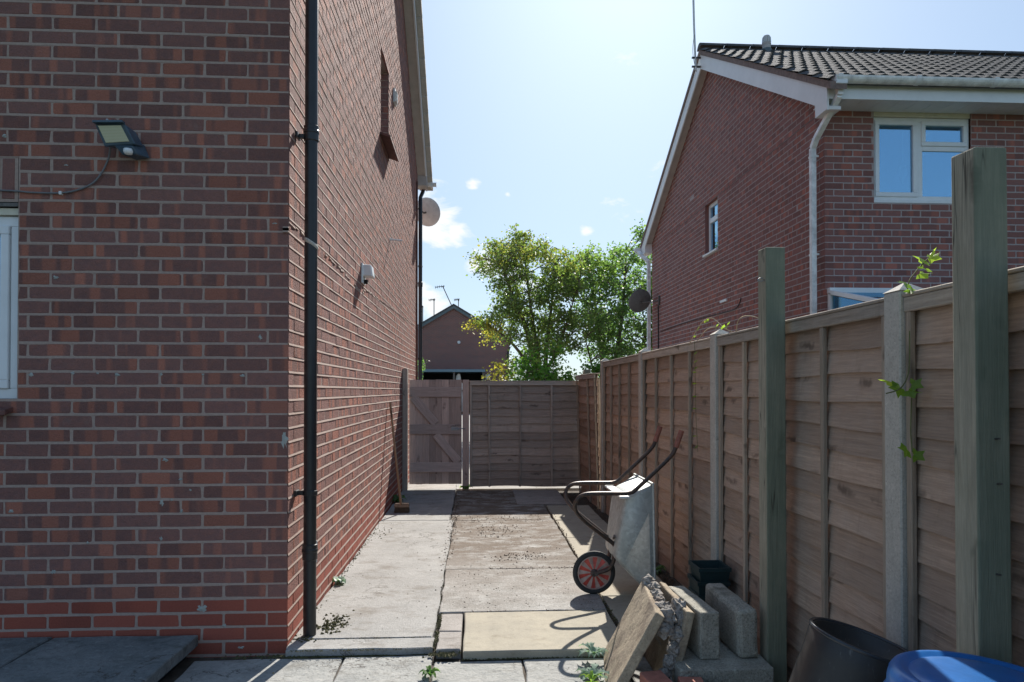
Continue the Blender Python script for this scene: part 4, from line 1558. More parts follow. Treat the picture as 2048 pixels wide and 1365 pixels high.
# tray: floor to the left, open top to the right, nose down
fl = {'tb': (0.955, 0.20, 0.672), 'lb': (0.895, 0.165, 0.29)}
n_, f_ = 4.51 - 0.205, 4.51 + 0.205
rn, rf_ = 4.51 - 0.275, 4.51 + 0.275
A = [(0.945, n_, 0.675), (0.945, f_, 0.675)]           # back end of the floor (up)
B = [(0.885, n_ + .02, 0.275), (0.885, f_ - .02, 0.275)]  # front end of the floor
C = [(1.115, rn + 0.02, 0.76), (1.115, rf_ - 0.02, 0.76)]  # back rim
Dn = [(1.13, rn + 0.03, 0.045), (1.13, rf_ - 0.03, 0.045)]  # nose rim
E_ = [(1.01, n_ + 0.0, 0.145), (1.01, f_ - 0.0, 0.145)]
b = MB()


def sheet(mb, quad):
    q = [Vector(p) for p in quad]
    nrm_ = (q[1] - q[0]).cross(q[2] - q[0]).normalized() * 0.0015
    mb.prism([p - nrm_ for p in q], nrm_ * 2)


bt = MB()
vs = A + B + E_ + Dn + C
idx = dict(A0=0, A1=1, B0=2, B1=3, E0=4, E1=5, D0=6, D1=7, C0=8, C1=9)
bt.add(vs, [(0, 1, 3, 2), (2, 3, 5, 4), (4, 5, 7, 6), (0, 8, 9, 1), (0, 2, 4, 6, 8), (1, 9, 7, 5, 3)])
me = bt.mesh('tray', LOC[WB.name], fix=True)
bm = bmesh.new()
bm.from_mesh(me)
es = [e for e in bm.edges if len(e.link_faces) == 2]
bmesh.ops.bevel(bm, geom=es, offset=0.03, segments=3, affect='EDGES', profile=0.5, clamp_overlap=True)
bm.to_mesh(me)
bm.free()
me.polygons.foreach_set('use_smooth', [True] * len(me.polygons))
me.set_sharp_from_angle(angle=R(40))
tray = place('tray', me, 'galvanised', WB, (0, 0, 0))
so = tray.modifiers.new('thick', 'SOLIDIFY')
so.thickness = 0.003
b = MB()
rim = [C[0], Dn[0], Dn[1], C[1]]
b.tube([C[0], Dn[0]], 0.007, 8)
b.tube([Dn[0], Dn[1]], 0.007, 8)
b.tube([Dn[1], C[1]], 0.007, 8)
b.tube([C[1], C[0]], 0.009, 8)
b.build('tray_rim', 'galvanised', tray) if False else b.build('tray_rim', 'galvanised', WB, smooth='auto')
# wheel
wc = Vector((0.783, 4.51, 0.1435))
rot = Matrix.Translation(wc) @ Matrix.Rotation(R(90), 4, 'X')
b = MB()
rt_, rr = 0.1235, 0.0195
b.lathe([(rt_ + rr * math.cos(a), rr * 0.9 * math.sin(a)) for a in [2 * math.pi * i / 12 for i in range(12)]], 40, rot, closed=True)
wh = b.build('wheel', 'rubber', WB, smooth=True)
b = MB()
b.lathe([(0.112, -0.012), (0.1055, -0.016), (0.103, -0.010), (0.103, 0.010), (0.1055, 0.016), (0.112, 0.012)], 40, rot)
b.build('rim', 'wheel_pale', wh, smooth='auto')
for i in range(10):
    a0, a1 = 2 * math.pi * i / 10 + 0.1, 2 * math.pi * (i + 1) / 10 + 0.1
    am = (a0 + a1) / 2
    P_ = lambda r, a, h: rot @ Vector((r * math.cos(a), r * math.sin(a), h))
    for k, (s, e, hs_, he, mt) in enumerate(((a0, am, 0.010, 0.002, 'wheel_red'), (am, a1, 0.002, 0.010, 'wheel_pale'))):
        b = MB()
        b.add([P_(0.018, s, 0.012), P_(0.104, s, hs_), P_(0.104, e, he), P_(0.018, e, 0.010), P_(0.018, s, -0.012), P_(0.104, s, -hs_), P_(0.104, e, -he), P_(0.018, e, -0.010)],
              [(0, 1, 2, 3), (7, 6, 5, 4), (0, 4, 5, 1), (3, 2, 6, 7), (1, 5, 6, 2), (0, 3, 7, 4)])
        b.build('spoke', mt, wh)
b = MB()
b.lathe([(0.0, 0.032), (0.016, 0.032), (0.018, 0.022), (0.026, 0.012), (0.026, -0.012), (0.018, -0.022), (0.016, -0.032), (0.0, -0.032)], 16, rot)
b.build('hub', 'steel_dark', wh, smooth='auto')

# ------------------------------------------------------------------ blocks, slabs and bricks
def rough_block(name, label, mat, lo, hi, group=None, rough=0.004, bev=0.008, sub=5, seed=1, rot=None, cat='block'):
    t = thing(name, label, cat, ((lo[0] + hi[0]) / 2, (lo[1] + hi[1]) / 2, lo[2]), group)
    d = [(hi[i] - lo[i]) / 2 for i in range(3)]
    b = MB()
    b.box(-d[0], d[0], -d[1], d[1], 0, 2 * d[2])
    me = b.mesh('body', bevel=bev, seg=2, sub=sub, rough=rough, seed=seed)
    place('body', me, mat, t, (0, 0, 0), rot or (0, 0, 0))
    return t


rough_block('concrete_block', 'grey concrete block lying flat, carrying the two upright blocks', 'block', (0.90, 2.98, -0.05), (1.325, 3.42, 0.118), 'concrete blocks by the timber post', seed=4)
rough_block('concrete_block', 'upright concrete block wedged against the leaning slabs', 'block', (1.008, 3.08, 0.12), (1.10, 3.52, 0.335), 'concrete blocks by the timber post', seed=2, rot=(0, 0, R(4)))
rough_block('concrete_block', 'upright concrete block with worn round corner beside the timber post', 'block', (1.195, 3.08, 0.125), (1.292, 3.50, 0.352), 'concrete blocks by the timber post', seed=3, bev=0.02, rot=(R(1.5), R(-2), R(2)))


def leaning_slab(label, b0, b1, t0, t1, th, seed):
    """slab given by its bottom edge b0(near)-b1(far) and top edge t0-t1; thickness th away from the face"""
    b0, b1, t0, t1 = map(Vector, (b0, b1, t0, t1))
    nr = (t0 - b0).cross(b1 - b0).normalized()
    if nr.x < 0:
        nr = -nr
    t = thing('leaning_slab', label, 'slab', tuple((b0 + b1) / 2))
    m = MB()
    m.hexa([b0, b1, t1, t0], [p + nr * th for p in (b0, b1, t1, t0)])
    o = m.build('slab', 'leaning_slab', t, bevel=0.007, seg=2, sub=6, rough=0.004, seed=seed)
    return t, nr


S1, n1 = leaning_slab('broken sandstone coloured slab leaning with mortar clumps on its back', (0.585, 3.04, -0.035), (0.665, 3.58, -0.035), (0.812, 3.05, 0.352), (0.862, 3.52, 0.368), 0.046, 5)
S2, n2 = leaning_slab('second slab leaning steeply against the upright concrete block', (0.862, 3.06, -0.03), (0.875, 3.55, -0.03), (0.965, 3.09, 0.338), (0.958, 3.54, 0.352), 0.04, 9)


def lump(mb, c, r, seed, sx=1.0, sy=1.0, sz=1.0):
    bm = bmesh.new()
    bmesh.ops.create_icosphere(bm, subdivisions=3, radius=1.0)
    vs = []
    for v in bm.verts:
        p = v.co.copy()
        k = 1.0 + 0.35 * mnoise.noise(p * 1.6 + Vector((seed, 0, 0))) + 0.3 * mnoise.noise(p * 4.5 + Vector((0, seed, 0))) + 0.14 * mnoise.noise(p * 11.0 + Vector((0, 0, seed)))
        vs.append((c[0] + p.x * k * r * sx, c[1] + p.y * k * r * sy, c[2] + p.z * k * r * sz))
    mb.add(vs, [tuple(v.index for v in f.verts) for f in bm.faces])
    bm.free()


b = MB()
for i, (x, y, z, r) in enumerate(((0.885, 3.47, 0.365, 0.036), (0.895, 3.40, 0.35, 0.036), (0.885, 3.33, 0.335, 0.036), (0.878, 3.26, 0.33, 0.035), (0.87, 3.19, 0.32, 0.04), (0.885, 3.13, 0.30, 0.045), (0.86, 3.10, 0.26, 0.04))):
    lump(b, (x, y, z), r, i * 2.3 + 1, 1.0, 1.15, 1.0)
b.build('mortar_clump', 'rubble_mortar', S1, smooth=False)
b = MB()
for i, (x, y, z, r) in enumerate(((0.955, 3.20, 0.315, 0.045), (0.95, 3.14, 0.28, 0.038), (0.925, 3.115, 0.23, 0.036), (0.905, 3.10, 0.17, 0.034), (0.885, 3.09, 0.11, 0.034), (0.86, 3.08, 0.05, 0.035), (0.835, 3.075, 0.0, 0.036))):
    lump(b, (x, y, z), r, i * 3.1 + 40, 0.9, 1.1, 1.15)
b.build('mortar_clump', 'rubble_mortar', S2)
for i, (label, x, y, z, rz) in enumerate((('pinkish red brick on top of its pair in front of the leaning slabs', 0.795, 2.93, 0.031, 9), ('orange red brick on top of its pair, touching the flat concrete block', 0.928, 2.862, 0.031, -5),
                                             ('lower brick under the pinkish red brick', 0.79, 2.925, -0.035, 4), ('lower brick under the orange red brick', 0.925, 2.86, -0.035, -2))):
    t = thing('loose_brick', label, 'brick', (x, y, z), 'loose bricks stacked on the patio')
    m = MB()
    m.box(-0.051, 0.051, -0.105, 0.105, 0, 0.064)
    place('body', m.mesh('body', bevel=0.004, seg=2, sub=2, rough=0.002, seed=i + 3), 'red_brick_loose', t, (0, 0, 0), (0, 0, R(rz)))

# plant trays
PT = thing('plant_trays', 'stack of dark teal square plastic plant pots by the fence', 'plant pots', (1.355, 3.92, -0.05))
for i in range(4):
    z = -0.05 + i * 0.078
    w0, w1, h = 0.072, 0.09, 0.155
    m = MB()
    x, y = 1.355 + (0.004 if i % 2 else -0.003), 3.92
    lo = [(x - w0, y - w0, z), (x + w0, y - w0, z), (x + w0, y + w0, z), (x - w0, y + w0, z)]
    hi = [(x - w1, y - w1, z + h), (x + w1, y - w1, z + h), (x + w1, y + w1, z + h), (x - w1, y + w1, z + h)]
    ih = [(x - w1 + 0.006, y - w1 + 0.006, z + h), (x + w1 - 0.006, y - w1 + 0.006, z + h), (x + w1 - 0.006, y + w1 - 0.006, z + h), (x - w1 + 0.006, y + w1 - 0.006, z + h)]
    il = [(x - w0 + 0.004, y - w0 + 0.004, z + 0.01), (x + w0 - 0.004, y - w0 + 0.004, z + 0.01), (x + w0 - 0.004, y + w0 - 0.004, z + 0.01), (x - w0 + 0.004, y + w0 - 0.004, z + 0.01)]
    fs = [(3, 2, 1, 0)]
    for k in range(4):
        k2 = (k + 1) % 4
        fs += [(k, k2, 4 + k2, 4 + k), (4 + k, 4 + k2, 8 + k2, 8 + k), (8 + k, 8 + k2, 12 + k2, 12 + k)]
    fs.append((12, 13, 14, 15))
    m.add(lo + hi + ih + il, fs)
    po = m.build('pot', 'teal_plastic', PT)
    m = MB()
    w3 = w1 + 0.005
    for (xa, xb, ya, yb) in ((-w3, w3, -w3, -w1 - 0.0008), (-w3, w3, w1 + 0.0008, w3), (-w3, -w1 - 0.0008, -w1, w1), (w1 + 0.0008, w3, -w1, w1)):
        m.box(x + xa, x + xb, y + ya, y + yb, z + h - 0.022, z + h + 0.001)
    m.build('lip', 'teal_plastic', po)

# black tub
TB = thing('black_tub', 'tilted black plastic tub with scuffed side, behind the blue drum', 'tub', (1.22, 2.2, -0.04))
r0, r1, h = 0.195, 0.165, 0.51
tl = Matrix.Translation((1.14, 2.22, 0.03)) @ Matrix.Rotation(R(16), 4, 'Y') @ Matrix.Rotation(R(2), 4, 'X')
b = MB()
b.lathe([(0.001, 0), (r0, 0.0), (r0 + 0.002, 0.02), (r1 + 0.004, h - 0.06), (r1 + 0.004, h - 0.004), (r1, h + 0.003), (r1 - 0.012, h), (r1 - 0.02, h - 0.02), (r1 - 0.04, h - 0.045), (r1 - 0.07, h - 0.06), (r1 - 0.085, h - 0.055), (r1 - 0.09, h - 0.06), (r1 - 0.092, h - 0.10), (r1 - 0.08, h - 0.3), (0.001, h - 0.3)], 48, tl)
b.build('body', 'scuffed_black', TB, smooth='auto')
b = MB()
b.lathe([(r1 + 0.007 * math.cos(a), h + 0.001 + 0.007 * math.sin(a)) for a in [2 * math.pi * i / 10 for i in range(10)]], 48, tl, closed=True)
b.build('rim', 'gloss_black', TB, smooth=True)
b = MB()
b.lathe([(r1 - 0.066 + 0.006 * math.cos(a), h - 0.055 + 0.006 * math.sin(a)) for a in [2 * math.pi * i / 8 for i in range(8)]], 40, tl, closed=True)
b.build('inner_ring', 'gloss_black', TB, smooth=True)
# blue drum with lid
DR = thing('blue_drum', 'blue plastic drum with a ribbed screw lid at the bottom right corner', 'drum', (1.115, 1.48, -0.04))
rd = 0.205
mt = Matrix.Translation((1.10, 1.48, -0.105)) @ Matrix.Rotation(R(4), 4, 'Y')
b = MB()
b.lathe([(0.001, 0), (rd, 0.0), (rd + 0.004, 0.03), (rd + 0.004, 0.3), (rd + 0.01, 0.32), (rd + 0.004, 0.34), (rd + 0.004, 0.70), (rd - 0.02, 0.745), (0.001, 0.745)], 48, mt)
b.build('body', 'blue_plastic', DR, smooth='auto')
b = MB()
b.lathe([(rd - 0.01, 0.70), (rd + 0.008, 0.704), (rd + 0.010, 0.735), (rd + 0.006, 0.742), (rd + 0.001, 0.748), (rd + 0.001, 0.772), (rd - 0.002, 0.788), (rd - 0.009, 0.799), (rd - 0.018, 0.804), (rd - 0.028, 0.803), (rd - 0.036, 0.797), (rd - 0.043, 0.796), (rd - 0.050, 0.800), (rd - 0.058, 0.803), (rd - 0.08, 0.8045), (0.08, 0.805), (0.001, 0.805)], 56, mt)
b.build('lid', 'blue_plastic', DR, smooth='auto')

# ------------------------------------------------------------------ neighbour's house
HX, HY, HL = 3.92, 7.47, 7.53
H2 = thing('neighbour_house', 'red brick house on the right with tiled roof and white gutters', 'house', (HX, HY, 0))
RS, RY = 0.580, 11.22


def slope2(y, d=0.0):
    return 7.13 - abs(y - RY) * RS + d


holes2 = [(0.58, 1.72, 3.475, 4.6)]
front_wall(H2, HX, HY, 1, 6.0, -0.125, 4.54, -0.13, holes2, ('brick_neighbour', 'brick_neighbour'), 'mortar_neighbour', 1, keep=lambda x, y: y < 720 - (x - 1640) * 0.36)
rfun = lambda y: slope2(y, -0.22)
side_wall(H2, HX, HY, -1, HL, -0.125, 4.52, -0.13, [(3.40, 4.0, 3.65, 4.52)], ('brick_neighbour', 'brick_neighbour'), 'mortar_neighbour', 1, rfun, seed=9)
# gable window
b = MB()
X = HX
b.add([(X, HY + 3.4, 3.64), (X + .12, HY + 3.4, 3.64), (X + .12, HY + 3.4, 4.52), (X, HY + 3.4, 4.52)], [(0, 1, 2, 3)])
b.add([(X, HY + 4.0, 3.64), (X + .12, HY + 4.0, 3.64), (X + .12, HY + 4.0, 4.52), (X, HY + 4.0, 4.52)], [(0, 1, 2, 3)])
b.add([(X, HY + 3.4, 4.52), (X + .12, HY + 3.4, 4.52), (X + .12, HY + 4.0, 4.52), (X, HY + 4.0, 4.52)], [(0, 1, 2, 3)])
b.build('window_reveal', 'brick_neighbour', H2)
b = MB()
y0, y1, z0, z1 = HY + 3.405, HY + 3.995, 3.665, 4.515
fr = 0.06
b.box(X + 0.06, X + 0.12, y0, y1, z0, z0 + fr)
b.box(X + 0.06, X + 0.12, y0, y1, z1 - fr, z1)
b.box(X + 0.06, X + 0.12, y0, y0 + fr, z0 + fr, z1 - fr)
b.box(X + 0.06, X + 0.12, y1 - fr, y1, z0 + fr, z1 - fr)
b.box(X + 0.055, X + 0.12, y0 + fr, y1 - fr, 4.19, 4.27)
gw2 = b.build('gable_window', 'upvc', H2, bevel=0.004)
b = MB()
b.box(X + 0.085, X + 0.09, y0 + 0.05, y1 - 0.05, z0 + 0.05, z1 - 0.05)
b.build('pane', 'window_glass', gw2)
b = MB()
b.box(X - 0.04, X + 0.07, HY + 3.37, HY + 4.03, 3.632, 3.664)
b.build('gable_sill', 'upvc', H2, bevel=0.003)
b = MB()
b.box(X + 0.13, X + 0.6, HY + 3.2, HY + 4.2, 3.5, 4.6)
b.box(X + 0.4, X + 2.0, HY + 0.4, HY + 0.9, 3.3, 4.7)
b.build('room', 'room_dark', H2)
# front window
WX = HX
fw2 = window(H2, 4.503, 5.637, HY + 0.03, 3.515, 4.46, 0.05, [(4.525, 5.02, 3.555, 4.425, True), (5.07, 5.615, 4.14, 4.425, True), (5.085, 5.60, 3.565, 4.085, False)], depth=0.07, sash=0.05)
b = MB()
b.box(5.02, 5.085, HY + 0.03, HY + 0.1, 3.565, 4.41)
b.box(5.085, 5.59, HY + 0.031, HY + 0.099, 4.085, 4.14)
b.build('mullion', 'upvc', fw2, bevel=0.003)
b = MB()
b.box(4.495, 5.64, HY + 0.0, HY + 0.1, 3.478, 3.513)
b.build('window_sill', 'upvc', H2, bevel=0.003)
b = MB()
b.box(4.502, 5.638, HY + 0.012, HY + 0.09, 4.462, 4.545)
b.build('head_board', 'cream_board', H2)
lt = thing('hanging_ornament', 'white heart shaped ornament hanging behind the bedroom window glass', 'ornament', (4.94, HY + 0.13, 3.78))
b = MB()
ring = []
for i in range(20):
    a = 2 * math.pi * i / 20
    ring.append((4.92 + 0.0035 * 16 * math.sin(a) ** 3 * 0.9, HY + 0.125, 3.86 + 0.0075 * (13 * math.cos(a) - 5 * math.cos(2 * a) - 2 * math.cos(3 * a) - math.cos(4 * a))))
b.prism(ring, (0, 0.012, 0))
b.build('heart', 'white_paint', lt)
b = MB()
b.tube([(4.92, HY + 0.13, 3.92), (4.92, HY + 0.13, 4.36)], 0.002, 5)
b.build('string', 'white_paint', lt)
# other walls to close the house
b = MB()
b.box(HX + 0.03, 12.0, HY + HL - 0.25, HY + HL, -0.13, 4.5)
b.box(12.0, 12.25, HY, HY + HL, -0.13, 4.5)
b.build('rear_wall', 'brick_far', H2)
b = MB()
b.add([(9.918, HY, -0.13), (12.2, HY, -0.13), (12.2, HY, 4.5), (9.918, HY, 4.5)], [(0, 1, 2, 3)])
b.build('plain_wall', 'brick_far', H2)
# soffit boards
rnd = random.Random(7)
for i in range(34):
    b = MB()
    x = 3.80 + i * 0.205
    b.box(x, x + 0.2, 7.135, 7.475, 4.512, 4.522)
    if i < 22:
        b.build('soffit_board', 'upvc', H2)
b = MB()
b.box(3.78, 12.3, 7.112, 7.134, 4.49, 4.66)
b.build('fascia', 'upvc', H2, bevel=0.002)
# roof deck and tiles
rd2 = MB()
VX = 3.74
slopeband(rd2, VX + 0.03, 12.4, 7.05, RY, -0.10, -0.06, slope2)
slopeband(rd2, VX + 0.03, 12.4, RY, 15.40, -0.10, -0.06, slope2)
roof2 = rd2.build('roof', 'roof_tile', H2, fix=False)


def tile_mesh():
    n = 12
    L_, W_ = 0.40, 0.298
    vs = []
    for i in range(n + 1):
        u = i / n
        x = u * W_
        hgt = 0.030 * (0.5 - 0.5 * math.cos(2 * math.pi * u * 2)) ** 0.9
        vs += [(x, 0, hgt + 0.030), (x, 0, hgt + 0.012), (x, L_, hgt + 0.006)]
    fs = []
    for i in range(n):
        a, b_ = 3 * i, 3 * (i + 1)
        fs += [(a, b_, b_ + 2, a + 2), (a + 1, b_ + 1, b_, a)]
    m_ = MB()
    m_.add(vs, fs)
    me_ = m_.mesh('roof_tile', fix=False)
    me_.materials.append(M['roof_tile'])
    return me_


TM = tile_mesh()
gauge = 0.345
ang = math.atan(RS)
rows = 13
pitch_y = (RY - 0.05 - 7.0) / rows
base = LOC[H2.name]
rest = MB()
cand = []
for r in range(rows):
    for c in range(28):
        x = VX - 0.02 + c * 0.30
        y = 7.025 + r * pitch_y
        z = slope2(y, -0.06)
        px, py = project((x + 0.15, y, z))
        cand.append((0 if px < 2070 else 1, c, r, x, y, z))
cand.sort(key=lambda q: (q[0], q[1]))
rnd = random.Random(3)
for i, (o_, c, r, x, y, z) in enumerate(cand):
    if o_ == 0 and i < 300:
        place('roof_tile', TM, None, roof2, (x - base[0] + rnd.uniform(-.003, .003), y - base[1], z - base[2] + rnd.uniform(0, 0.003)), (ang + rnd.uniform(-.006, .006), 0, rnd.uniform(-.004, .004)))
    else:
        mt = Matrix.Translation((x, y, z)) @ Matrix.Rotation(ang, 4, 'X')
        rest.add([mt @ v.co for v in TM.vertices], [tuple(p.vertices) for p in TM.polygons])
tag(rest.build('far_roof_tiles', 'roof_tile', roof2, fix=False), kind='stuff')
# ridge tiles
rt2 = None
for i in range(18):
    x = VX + i * 0.45
    b = MB()
    prof = []
    for s in range(9):
        a = R(20) + R(140) * s / 8
        prof.append((0.125 * math.cos(a), 0.125 * math.sin(a) - 0.055))
    vs = []
    for xx, k in ((x, 1.0), (x + 0.445, 0.97)):
        vs += [(xx, RY + py * k, 7.115 + pz * k) for py, pz in prof]
    n9 = len(prof)
    b.add(vs, [(s, s + 1, n9 + s + 1, n9 + s) for s in range(n9 - 1)] + [tuple(range(n9))])
    b.build('ridge_tile', 'roof_tile', roof2, fix=False, smooth='auto')
# verge undercloak and bargeboards
b = MB()
slopeband(b, VX, VX + 0.18, 6.99, RY, -0.135, -0.055, slope2)
slopeband(b, VX, VX + 0.18, RY, 15.45, -0.135, -0.055, slope2)
b.build('verge', 'verge_mortar', roof2, fix=False)
b = MB()
slopeband(b, VX + 0.02, VX + 0.042, 7.10, RY, -0.375, -0.136, slope2)
bfront = b.build('bargeboard', 'barge_white', H2, fix=False)
b = MB()
slopeband(b, VX + 0.02, VX + 0.042, RY, 15.35, -0.375, -0.136, slope2)
b.build('bargeboard', 'barge_white', H2, fix=False)
b = MB()
slopeband(b, VX + 0.043, HX + 0.03, 7.3, RY, -0.30, -0.285, slope2)
slopeband(b, VX + 0.043, HX + 0.03, RY, 15.2, -0.30, -0.285, slope2)
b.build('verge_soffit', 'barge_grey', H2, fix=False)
b = MB()
b.prism([(VX + 0.021, 7.112, 4.375), (VX + 0.021, 7.36, 4.375), (VX + 0.021, 7.36, 4.55), (VX + 0.021, 7.112, 4.41)], (0.16, 0, 0))
b.build('eave_box', 'barge_white', H2)
b = MB()
b.prism([(VX + 0.021, 15.0, 4.42), (VX + 0.021, 15.36, 4.42), (VX + 0.021, 15.36, 4.45), (VX + 0.021, 15.0, 4.62)], (0.16, 0, 0))
b.build('eave_box', 'barge_white', H2)


def gutter(parent, x0, x1, y, z, r=0.066):
    b = MB()
    for s in range(10):
        a0, a1 = math.pi + math.pi * s / 10, math.pi + math.pi * (s + 1) / 10
        q = lambda x, a, rr: (x, y + rr * math.cos(a), z + rr * math.sin(a))
        b.hexa([q(x0, a0, r), q(x1, a0, r), q(x1, a1, r), q(x0, a1, r)], [q(x0, a0, r - 0.004), q(x1, a0, r - 0.004), q(x1, a1, r - 0.004), q(x0, a1, r - 0.004)])
    b.box(x0 - 0.003, x0, y - r, y + r, z - r, z)
    gobj = b.build('gutter', 'upvc_dirty', parent)
    x = x0 + 0.02
    k_ = 0
    while x < x1:
        c = MB()
        for s in range(10):
            a0, a1 = math.pi + math.pi * s / 10, math.pi + math.pi * (s + 1) / 10
            q = lambda xx, a, rr: (xx, y + rr * math.cos(a), z + rr * math.sin(a))
            c.hexa([q(x, a0, r + 0.005), q(x + 0.05, a0, r + 0.005), q(x + 0.05, a1, r + 0.005), q(x, a1, r + 0.005)], [q(x, a0, r + 0.0005), q(x + 0.05, a0, r + 0.0005), q(x + 0.05, a1, r + 0.0005), q(x, a1, r + 0.0005)])
        c.box(x, x + 0.05, y - r - 0.006, y - r - 0.0005, z - 0.004, z + 0.008)
        c.build('gutter_bracket', 'upvc', gobj)
        x += 0.86
    return gobj


gutter(H2, 3.80, 12.3, 7.04, 4.69)
b = MB()
b.box(3.80, 3.93, 6.985, 7.111, 4.60, 4.655)
b.build('gutter_outlet', 'upvc', H2, bevel=0.006)


def square_pipe(parent, pts, w_, clips, mat='upvc_dirty'):
    b = MB()
    pts = [Vector(p) for p in pts]
    for i in range(len(pts) - 1):
        b.beam(pts[i], pts[i + 1], w_, w_, (0, 1, 0) if abs((pts[i + 1] - pts[i]).normalized().y) < 0.9 else (1, 0, 0))
    p = b.build('downpipe', mat, parent, bevel=0.006, seg=2)
    for z in clips:
        c = MB()
        x, y = pts[-1].x, pts[-1].y
        c.box(x - w_ * 0.56, x + w_ * 0.56, y - w_ * 0.56, y + w_ * 0.56, z - 0.012, z + 0.012)
        c.box(x + w_ * 0.5, x + w_ * 0.9, y - w_ * 0.6, y - w_ * 0.4, z - 0.01, z + 0.01)
        c.build('pipe_clip', mat, p)
    return p


square_pipe(H2, [(3.868, 7.05, 4.62), (3.868, 7.05, 4.50), (3.842, 7.50, 4.20), (3.842, 7.58, 4.12), (3.842, 7.58, -0.1)], 0.06, (4.02, 2.9, 1.6))
square_pipe(H2, [(3.70, 15.40, 4.52), (3.74, 15.2, 4.40), (3.85, 15.03, 4.22), (3.85, 15.03, -0.1)], 0.075, (3.9, 2.0))
b = MB()
b.box(3.62, 3.85, 15.36, 15.46, 4.52, 4.60)
b.box(3.70, 12.0, 15.37, 15.47, 4.53, 4.61)
b.build('rear_gutter', 'upvc', H2)
# roof vent pipe
rv = thing('roof_vent', 'ribbed vent terminal poking above the neighbour roof ridge', 'roof vent', (4.78, 10.95, 6.86))
mt = Matrix.Translation((4.78, 10.95, 6.86))
b = MB()
b.lathe([(0.11, -0.06), (0.085, 0.05), (0.075, 0.12)], 16, mt)
b.build('flashing', 'lead', rv, smooth=True)
b = MB()
b.lathe([(0.066, 0.10), (0.066, 0.19), (0.072, 0.19), (0.072, 0.21), (0.064, 0.21), (0.064, 0.30), (0.05, 0.335), (0.02, 0.345), (0.001, 0.345)], 16, mt)
b.build('cowl', 'barge_grey', rv, smooth='auto')
b = MB()
for i in range(12):
    a = 2 * math.pi * i / 12
    b.beam((4.78 + 0.066 * math.cos(a), 10.95 + 0.066 * math.sin(a), 7.08), (4.78 + 0.060 * math.cos(a), 10.95 + 0.060 * math.sin(a), 7.17), 0.012, 0.012, (1, 0.01, 0))
b.build('ribs', 'dish_grey', rv)
# aerial mast on the neighbour's gable
am = thing('aerial_mast', 'tall thin aerial mast clamped to the neighbour gable peak', 'aerial', (3.66, 11.2, 6.75))
b = MB()
b.tube([(3.675, 11.2, 6.72), (3.648, 11.2, 7.5), (3.625, 11.2, 8.6)], 0.018, 8)
b.build('mast', 'dish_grey', am)
for z in (6.93, 6.78):
    b = MB()
    b.box(3.61, 3.76, 11.185, 11.215, z - 0.012, z + 0.012)
    b.build('clamp', 'steel_dark', am)
b = MB()
for i in range(7):
    y = 10.9 + i * 0.1
    b.tube([(3.42, y, 8.45), (3.83, y, 8.45)], 0.005, 5)
b.tube([(3.625, 10.85, 8.45), (3.625, 11.6, 8.45)], 0.008, 6)
b.build('elements', 'grey_metal', am)
b = MB()
b.tube(spline([(3.655, 11.19, 7.35), (3.625, 11.18, 7.15), (3.622, 11.18, 6.98), (3.66, 11.2, 6.80), (3.70, 11.22, 6.7)], 4), 0.004, 5)
b.build('lead', 'cable_black', am)
dish('satellite_dish', 'dark mesh satellite dish on the neighbour gable beside the white rear downpipe', (3.60, 14.75, 3.30), 0.26, (-0.25, 0.9, 0.4), (3.915, 14.35, 3.27), 'dish_dark')
b = MB()
b.tube([(3.905, 14.45, 3.2), (3.905, 14.45, 0.3)], 0.012, 6)
b.build('cable_run', 'cable_black', H2)
b = MB()
b.tube(spline([(3.908, 14.3, 2.6), (3.908, 12.8, 2.62), (3.908, 11.2, 2.60), (3.908, 10.2, 2.58), (3.908, 9.95, 2.64), (3.908, 9.88, 2.72)], 5), 0.007, 6)
b.build('wall_cable', 'cable_black', H2)
b = MB()
b.box(3.895, 3.92, 10.45, 10.72, 2.75, 2.785)
b.build('wall_plate', 'upvc', H2)
# lean-to glazing
LT = thing('lean_to', 'white framed glass lean-to roof against the neighbour front wall', 'lean-to', (3.95, 6.2, 0))
rx = [3.97, 4.75, 5.53, 6.3]
for x in rx:
    b = MB()
    b.beam((x, 7.44, 2.455), (x, 5.6, 2.0), 0.05, 0.05)
    b.build('rafter', 'upvc', LT, bevel=0.004)
for xa, xb in zip(rx[:-1], rx[1:]):
    b = MB()
    b.hexa([(xa + 0.026, 7.44, 2.45), (xb - 0.026, 7.44, 2.45), (xb - 0.026, 5.6, 1.995), (xa + 0.026, 5.6, 1.995)], [(xa + 0.026, 7.44, 2.456), (xb - 0.026, 7.44, 2.456), (xb - 0.026, 5.6, 2.001), (xa + 0.026, 5.6, 2.001)])
    b.build('roof_pane', 'roof_glass', LT)
b = MB()
b.box(3.94, 6.33, 7.40, 7.466, 2.44, 2.50)
b.build('wall_plate', 'upvc', LT, bevel=0.003)
b = MB()
b.box(3.94, 6.33, 5.56, 5.62, 1.93, 2.0)
b.build('eaves_beam', 'upvc', LT, bevel=0.003)
b = MB()
b.box(3.945, 3.995, 5.56, 5.62, -0.13, 1.93)
b.box(3.945, 3.995, 7.40, 7.46, -0.13, 2.44)
b.box(3.945, 3.995, 6.55, 6.60, 0.9, 2.2)
b.build('corner_post', 'upvc', LT)
b = MB()
b.add([(3.968, 5.62, 0.9), (3.968, 7.40, 0.9), (3.968, 7.40, 2.41), (3.968, 5.62, 1.97), (3.974, 5.62, 0.9), (3.974, 7.40, 0.9), (3.974, 7.40, 2.41), (3.974, 5.62, 1.97)], [(0, 1, 2, 3), (7, 6, 5, 4), (0, 4, 5, 1), (2, 6, 7, 3)])
b.build('side_pane', 'roof_glass', LT)
b = MB()
b.box(3.95, 4.0, 5.58, 7.44, -0.13, 0.88)
b.box(3.96, 6.3, 5.56, 5.62, -0.13, 1.925)
